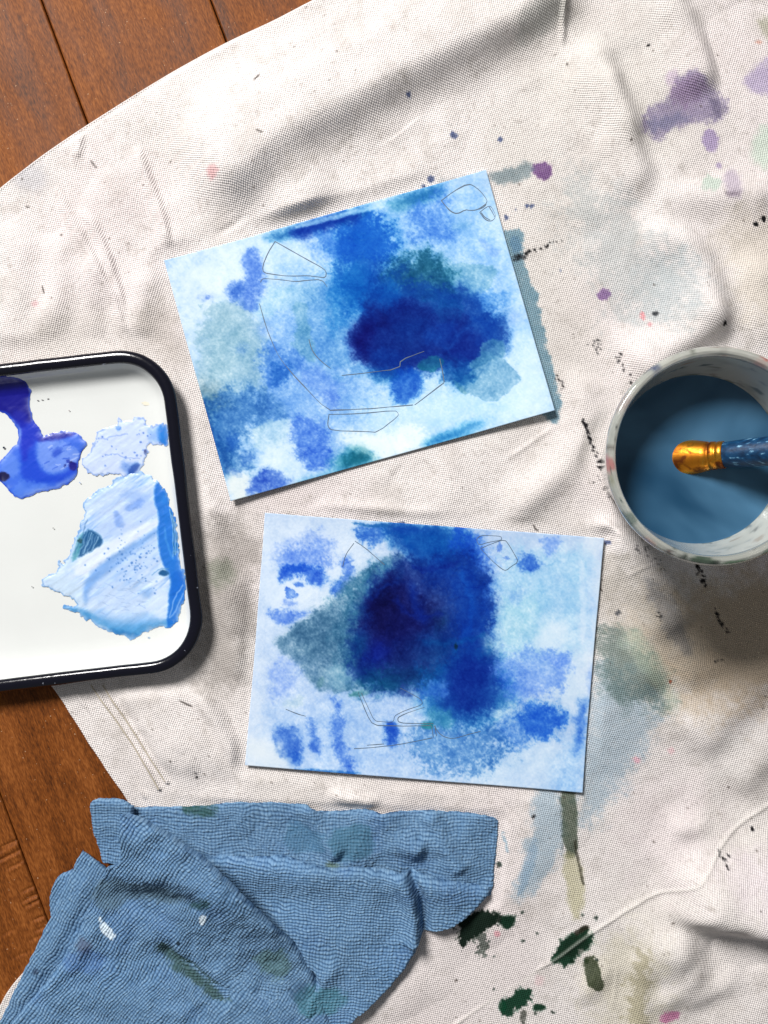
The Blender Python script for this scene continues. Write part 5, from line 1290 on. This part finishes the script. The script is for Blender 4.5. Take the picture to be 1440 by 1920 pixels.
# ------------------------------------------------------------------ the blue rag
rag = empty("cleaning_rag", (float((400 - 720) * S), float((960 - 1720) * S), 0))
tag(rag, "crumpled blue microfibre rag with green paint smears below the lower watercolor", "rag")
def resample(pl, n, sm=1):
    pl = chaikin(pl, sm, False)
    seg = np.hypot(*(pl[1:] - pl[:-1]).T); cum = np.r_[0, np.cumsum(seg)]
    s = np.linspace(0, cum[-1], n)
    return np.c_[np.interp(s, cum, pl[:, 0]), np.interp(s, cum, pl[:, 1])]
def panel(name, T, B, Lf, Rt, zfun, ang, seed, st=1.5, amp=2.8, px_=6.2, py_=5.8, roll=(6, 6, 6, 6), depth=(4, 4, 4, 4), zn=12):
    ln = lambda p: np.hypot(*(np.diff(np.asarray(p, float), axis=0)).T).sum()
    nu = int(max(ln(T), ln(B)) / st) + 2; nv = int(max(ln(Lf), ln(Rt)) / st) + 2
    t, b_, l, r = resample(T, nu), resample(B, nu), resample(Lf, nv), resample(Rt, nv)
    u = np.linspace(0, 1, nu)[None, :, None]; v = np.linspace(0, 1, nv)[:, None, None]
    P = (1 - v) * t[None] + v * b_[None] + (1 - u) * l[:, None] + u * r[:, None] \
        - ((1 - u) * (1 - v) * t[0] + u * (1 - v) * t[-1] + (1 - u) * v * b_[0] + u * v * b_[-1])
    X, Y = P[..., 0], P[..., 1]
    Z = zfun(X, Y)
    jx = 1.5 * fbm(X, Y, 9, 2, seed + 7); jy = 1.5 * fbm(X, Y, 9, 2, seed + 8)
    X = X + jx; Y = Y + jy
    # soft rolled edges
    dT = v[..., 0] * np.maximum(ln(Lf), ln(Rt)) + 0 * X; dB = (1 - v[..., 0]) * np.maximum(ln(Lf), ln(Rt)) + 0 * X
    dL = u[..., 0] * np.maximum(ln(T), ln(B)) + 0 * X; dR = (1 - u[..., 0]) * np.maximum(ln(T), ln(B)) + 0 * X
    for d, w, q in zip((dT, dB, dL, dR), roll, depth):
        if w: Z = Z - q * np.clip(1 - d / w, 0, 1) ** 2.2
    c, s = math.cos(math.radians(ang)), math.sin(math.radians(ang))
    xw = X + 12 * fbm(X, Y, 80, 4, seed) + 1.8 * fbm(X, Y, 11, 2, seed + 3); yw = Y + 12 * fbm(X, Y, 80, 4, seed + 1) + 1.8 * fbm(X, Y, 11, 2, seed + 4)
    a = (xw * c + yw * s); bb = (-xw * s + yw * c)
    row = np.floor(bb / py_)
    a = a + px_ * (.30 * vnoise(row * 5.3, np.floor(a / 60) * 3.1, seed + 5)) + .9 * fbm(xw, yw, 16, 2, seed + 9)
    bead = np.abs(np.sin(math.pi * bb / py_)) ** .6 * (.38 + .62 * np.abs(np.sin(math.pi * a / px_)) ** .6)
    cell = vnoise(np.floor(a / px_) * 3.7, row * 5.1, seed)
    Z = Z + amp * bead * (.6 + .8 * cell)
    p = Paint(X, Y, lin((94, 134, 174), .78))
    i = np.arange(p.X.size)
    p.put(i, np.clip(.55 * fbm(p.X, p.Y, 90, 3, seed + 2), 0, .6), (104, 152, 204)); p.put(i, np.clip(.6 * fbm(p.X, p.Y, 60, 3, seed + 6) - .1, 0, .5), (56, 104, 170))
    # pile: lit tips and shaded gaps between the beads, painted into the colour
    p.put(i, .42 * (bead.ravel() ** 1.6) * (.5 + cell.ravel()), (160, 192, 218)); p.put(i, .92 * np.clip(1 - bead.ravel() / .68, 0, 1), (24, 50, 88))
    W = p.wash
    for poly, cc, al in (([(340, 1512), (400, 1508), (408, 1530), (350, 1532)], (44, 84, 64), .75), ([(360, 1690), (392, 1664), (404, 1668), (398, 1690), (365, 1700)], (40, 78, 70), .75),
                         ([(292, 1772), (330, 1790), (380, 1836), (430, 1880), (410, 1890), (350, 1850), (296, 1800)], (58, 84, 60), .72), ([(470, 1790), (520, 1780), (550, 1800), (530, 1845), (490, 1830)], (92, 126, 110), .55),
                         ([(180, 1660), (240, 1640), (330, 1660), (360, 1690), (260, 1690), (180, 1720)], (92, 116, 128), .55), ([(560, 1860), (650, 1850), (640, 1900), (560, 1915)], (66, 130, 140), .55),
                         ([(610, 1560), (690, 1540), (700, 1600), (640, 1615)], (72, 124, 150), .6), ([(530, 1540), (600, 1550), (620, 1600), (540, 1600)], (70, 122, 156), .5), ([(140, 1770), (165, 1765), (170, 1790), (150, 1795)], (92, 96, 120), .6),
                         ([(110, 1800), (190, 1780), (180, 1840), (120, 1830)], (70, 108, 178), .35), ([(612, 1614), (636, 1612), (636, 1626), (614, 1626)], (120, 140, 96), .6), ([(540, 1860), (575, 1850), (570, 1880), (545, 1888)], (30, 60, 90), .5),
                         ([(410, 1650), (440, 1640), (450, 1690), (420, 1690)], (74, 112, 150), .3)):
        W(poly, np.array(cc) * .9, min(al * 1.15, .9), 9, 14, .5)
    for poly in ([(184, 1738), (196, 1734), (204, 1746), (214, 1758), (204, 1766), (192, 1756)], [(378, 1712), (392, 1706), (388, 1722), (380, 1734), (375, 1728)], [(182, 1724), (188, 1722), (190, 1734), (184, 1734)]):
        W(poly, (222, 236, 246), .95, 2, 6, .5)
    p.dot(334, 1770, 4, (16, 26, 34), .9, 1.5, 2); p.dot(68, 1820, 6, (40, 46, 72), .7, 2, 4)
    V = place(X, Y, Z, zn)
    V2, F, ring = skirted(V, nv, nu, 5 * S)
    V2[:, 2] = np.maximum(V2[:, 2], 0.1 * S)
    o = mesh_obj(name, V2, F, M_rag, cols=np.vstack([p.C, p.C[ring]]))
    adopt(rag, o)
    return o
def bump2(X, Y, x0, y0, rx, ry, h, a=0):
    c, s = math.cos(math.radians(a)), math.sin(math.radians(a))
    dx, dy = X - x0, Y - y0
    return h * np.exp(-((dx * c + dy * s) / rx) ** 2 - ((-dx * s + dy * c) / ry) ** 2)
def crease(X, Y, pl, h, w, wr=None):
    d, t = line_sd(X, Y, chaikin(pl, 2, False))
    ww = np.where(d < 0, w, wr or w)
    return h * np.exp(-(d / ww) ** 2) * sstep(0, .15, t) * (1 - sstep(.85, 1, t))
def zA(X, Y):
    z = 14 + 4.5 * fbm(X, Y, 70, 3, 2) + 3 * np.sin(X / 34 + Y / 60) * sstep(480, 560, X)
    z += crease(X, Y, [(575, 1500), (600, 1560), (640, 1610)], 9, 20) + crease(X, Y, [(700, 1505), (740, 1560), (800, 1600)], 8, 18, 26)
    z += crease(X, Y, [(800, 1515), (830, 1580), (870, 1640)], 7, 18) + bump2(X, Y, 770, 1585, 46, 26, 6) - bump2(X, Y, 500, 1580, 60, 30, 5)
    return np.maximum(10 + (z - 14) * 1.9, 5)
def zB(X, Y):
    z = 28 + 4.5 * fbm(X, Y, 80, 3, 5)
    z += crease(X, Y, [(420, 1630), (560, 1632), (700, 1644), (800, 1660), (900, 1680)], 8, 22, 40)
    d, t = line_sd(X, Y, np.array([(772, 1640), (788, 1680), (795, 1720), (796, 1770)], float))
    z += -13 * np.exp(-(d / 9) ** 2) + 11 * np.exp(-((d - 20) / 18) ** 2) * (Y < 1770)
    z += -bump2(X, Y, 470, 1700, 60, 70, 9, 40) + bump2(X, Y, 640, 1760, 80, 60, 7)
    z += -crease(X, Y, [(600, 1830), (560, 1860), (545, 1900)], 12, 16) + crease(X, Y, [(640, 1800), (590, 1850), (570, 1920)], 6, 18)
    return np.maximum(28 + (z - 28) * 1.8, 10)
def zC(X, Y):
    d, t = line_sd(X, Y, np.array([(240, 1512), (400, 1600), (510, 1722), (560, 1788), (640, 1985)], float))
    lift = 46 * (1 - sstep(1620, 1860, Y))
    z = 32 + lift * np.exp(-(np.maximum(d, 0) / 130) ** 2) + 5 * fbm(X, Y, 70, 3, 7)
    z += crease(X, Y, [(200, 1640), (290, 1625), (400, 1650), (470, 1700)], 7, 24, 50) - crease(X, Y, [(200, 1690), (300, 1672), (390, 1690)], 8, 24)
    z += crease(X, Y, [(150, 1760), (260, 1740), (360, 1770)], 5, 30) - crease(X, Y, [(290, 1775), (350, 1830), (440, 1890)], 9, 16) + crease(X, Y, [(60, 1880), (130, 1820), (170, 1760), (200, 1680)], 4, 12)
    z += 3 * fbm(X + Y, X - Y, 40, 2, 3)
    return np.maximum(30 + (z - 30) * 1.4, 10)
def zD(X, Y): return 20 + 8 * sstep(1530, 1500, Y) + 5 * np.sin((Y - 1500) / 22) + 6 * sstep(215, 245, X)
def zE(X, Y): return 18 + 4 * fbm(X, Y, 50, 3, 4) + crease(X, Y, [(170, 1620), (130, 1720), (80, 1810), (20, 1900)], 8, 16, 24)
def zF(X, Y): return 12 + 0 * X
panel("under_layer", [(97, 1662), (112, 1640), (134, 1634)], [(94, 1720), (130, 1720), (160, 1720)], [(97, 1662), (92, 1690), (94, 1720)], [(134, 1634), (160, 1660), (160, 1720)], zF, -60, 3)
panel("back_panel", [(244, 1514), (300, 1516), (380, 1514), (430, 1506), (500, 1502), (572, 1506), (600, 1524), (640, 1522), (690, 1517), (730, 1525), (790, 1520), (860, 1523), (922, 1531), (936, 1542)],
      [(244, 1670), (500, 1690), (750, 1700), (921, 1684)], [(244, 1514), (244, 1670)], [(936, 1542), (934, 1590), (928, 1640), (921, 1684)], zA, 2, 1)
panel("side_fold", [(170, 1506), (176, 1498), (206, 1496), (238, 1499), (252, 1510)], [(190, 1622), (220, 1626), (246, 1626)], [(170, 1506), (172, 1550), (181, 1590), (190, 1622)], [(252, 1510), (250, 1570), (246, 1626)], zD, 4, 6, zn=22)
panel("left_layer", [(150, 1600), (172, 1612), (200, 1634)], [(-40, 1985), (10, 1990), (70, 1985)], [(150, 1600), (130, 1640), (108, 1690), (96, 1716), (60, 1790), (26, 1858), (3, 1908), (-40, 1985)],
      [(200, 1634), (210, 1680), (190, 1730), (150, 1810), (90, 1890), (70, 1985)], zE, -56, 9, zn=22)
panel("front_panel", [(326, 1640), (370, 1618), (420, 1611), (490, 1612), (530, 1607), (572, 1621), (612, 1628), (700, 1629), (780, 1637), (850, 1655), (924, 1674)],
      [(330, 1985), (460, 1985), (600, 1985)], [(326, 1640), (340, 1800), (330, 1985)],
      [(924, 1674), (918, 1690), (880, 1726), (845, 1745), (806, 1752), (794, 1758), (774, 1806), (724, 1868), (660, 1920), (600, 1985)], zB, 4, 11, roll=(14, 4, 0, 12), depth=(10, 2, 0, 14), zn=32)
panel("folded_corner", [(239, 1511), (243, 1510), (248, 1513)], [(-20, 1985), (300, 1985), (640, 1985)],
      [(239, 1511), (237, 1560), (236, 1606), (222, 1616), (204, 1622), (190, 1645), (176, 1675), (164, 1702), (140, 1764), (110, 1812), (70, 1866), (22, 1915), (-20, 1985)],
      [(248, 1513), (300, 1532), (350, 1563), (402, 1602), (452, 1652), (510, 1722), (560, 1788), (596, 1860), (640, 1985)], zC, -52, 13, roll=(0, 4, 12, 14), depth=(0, 2, 8, 12), zn=48)
print("rag done")
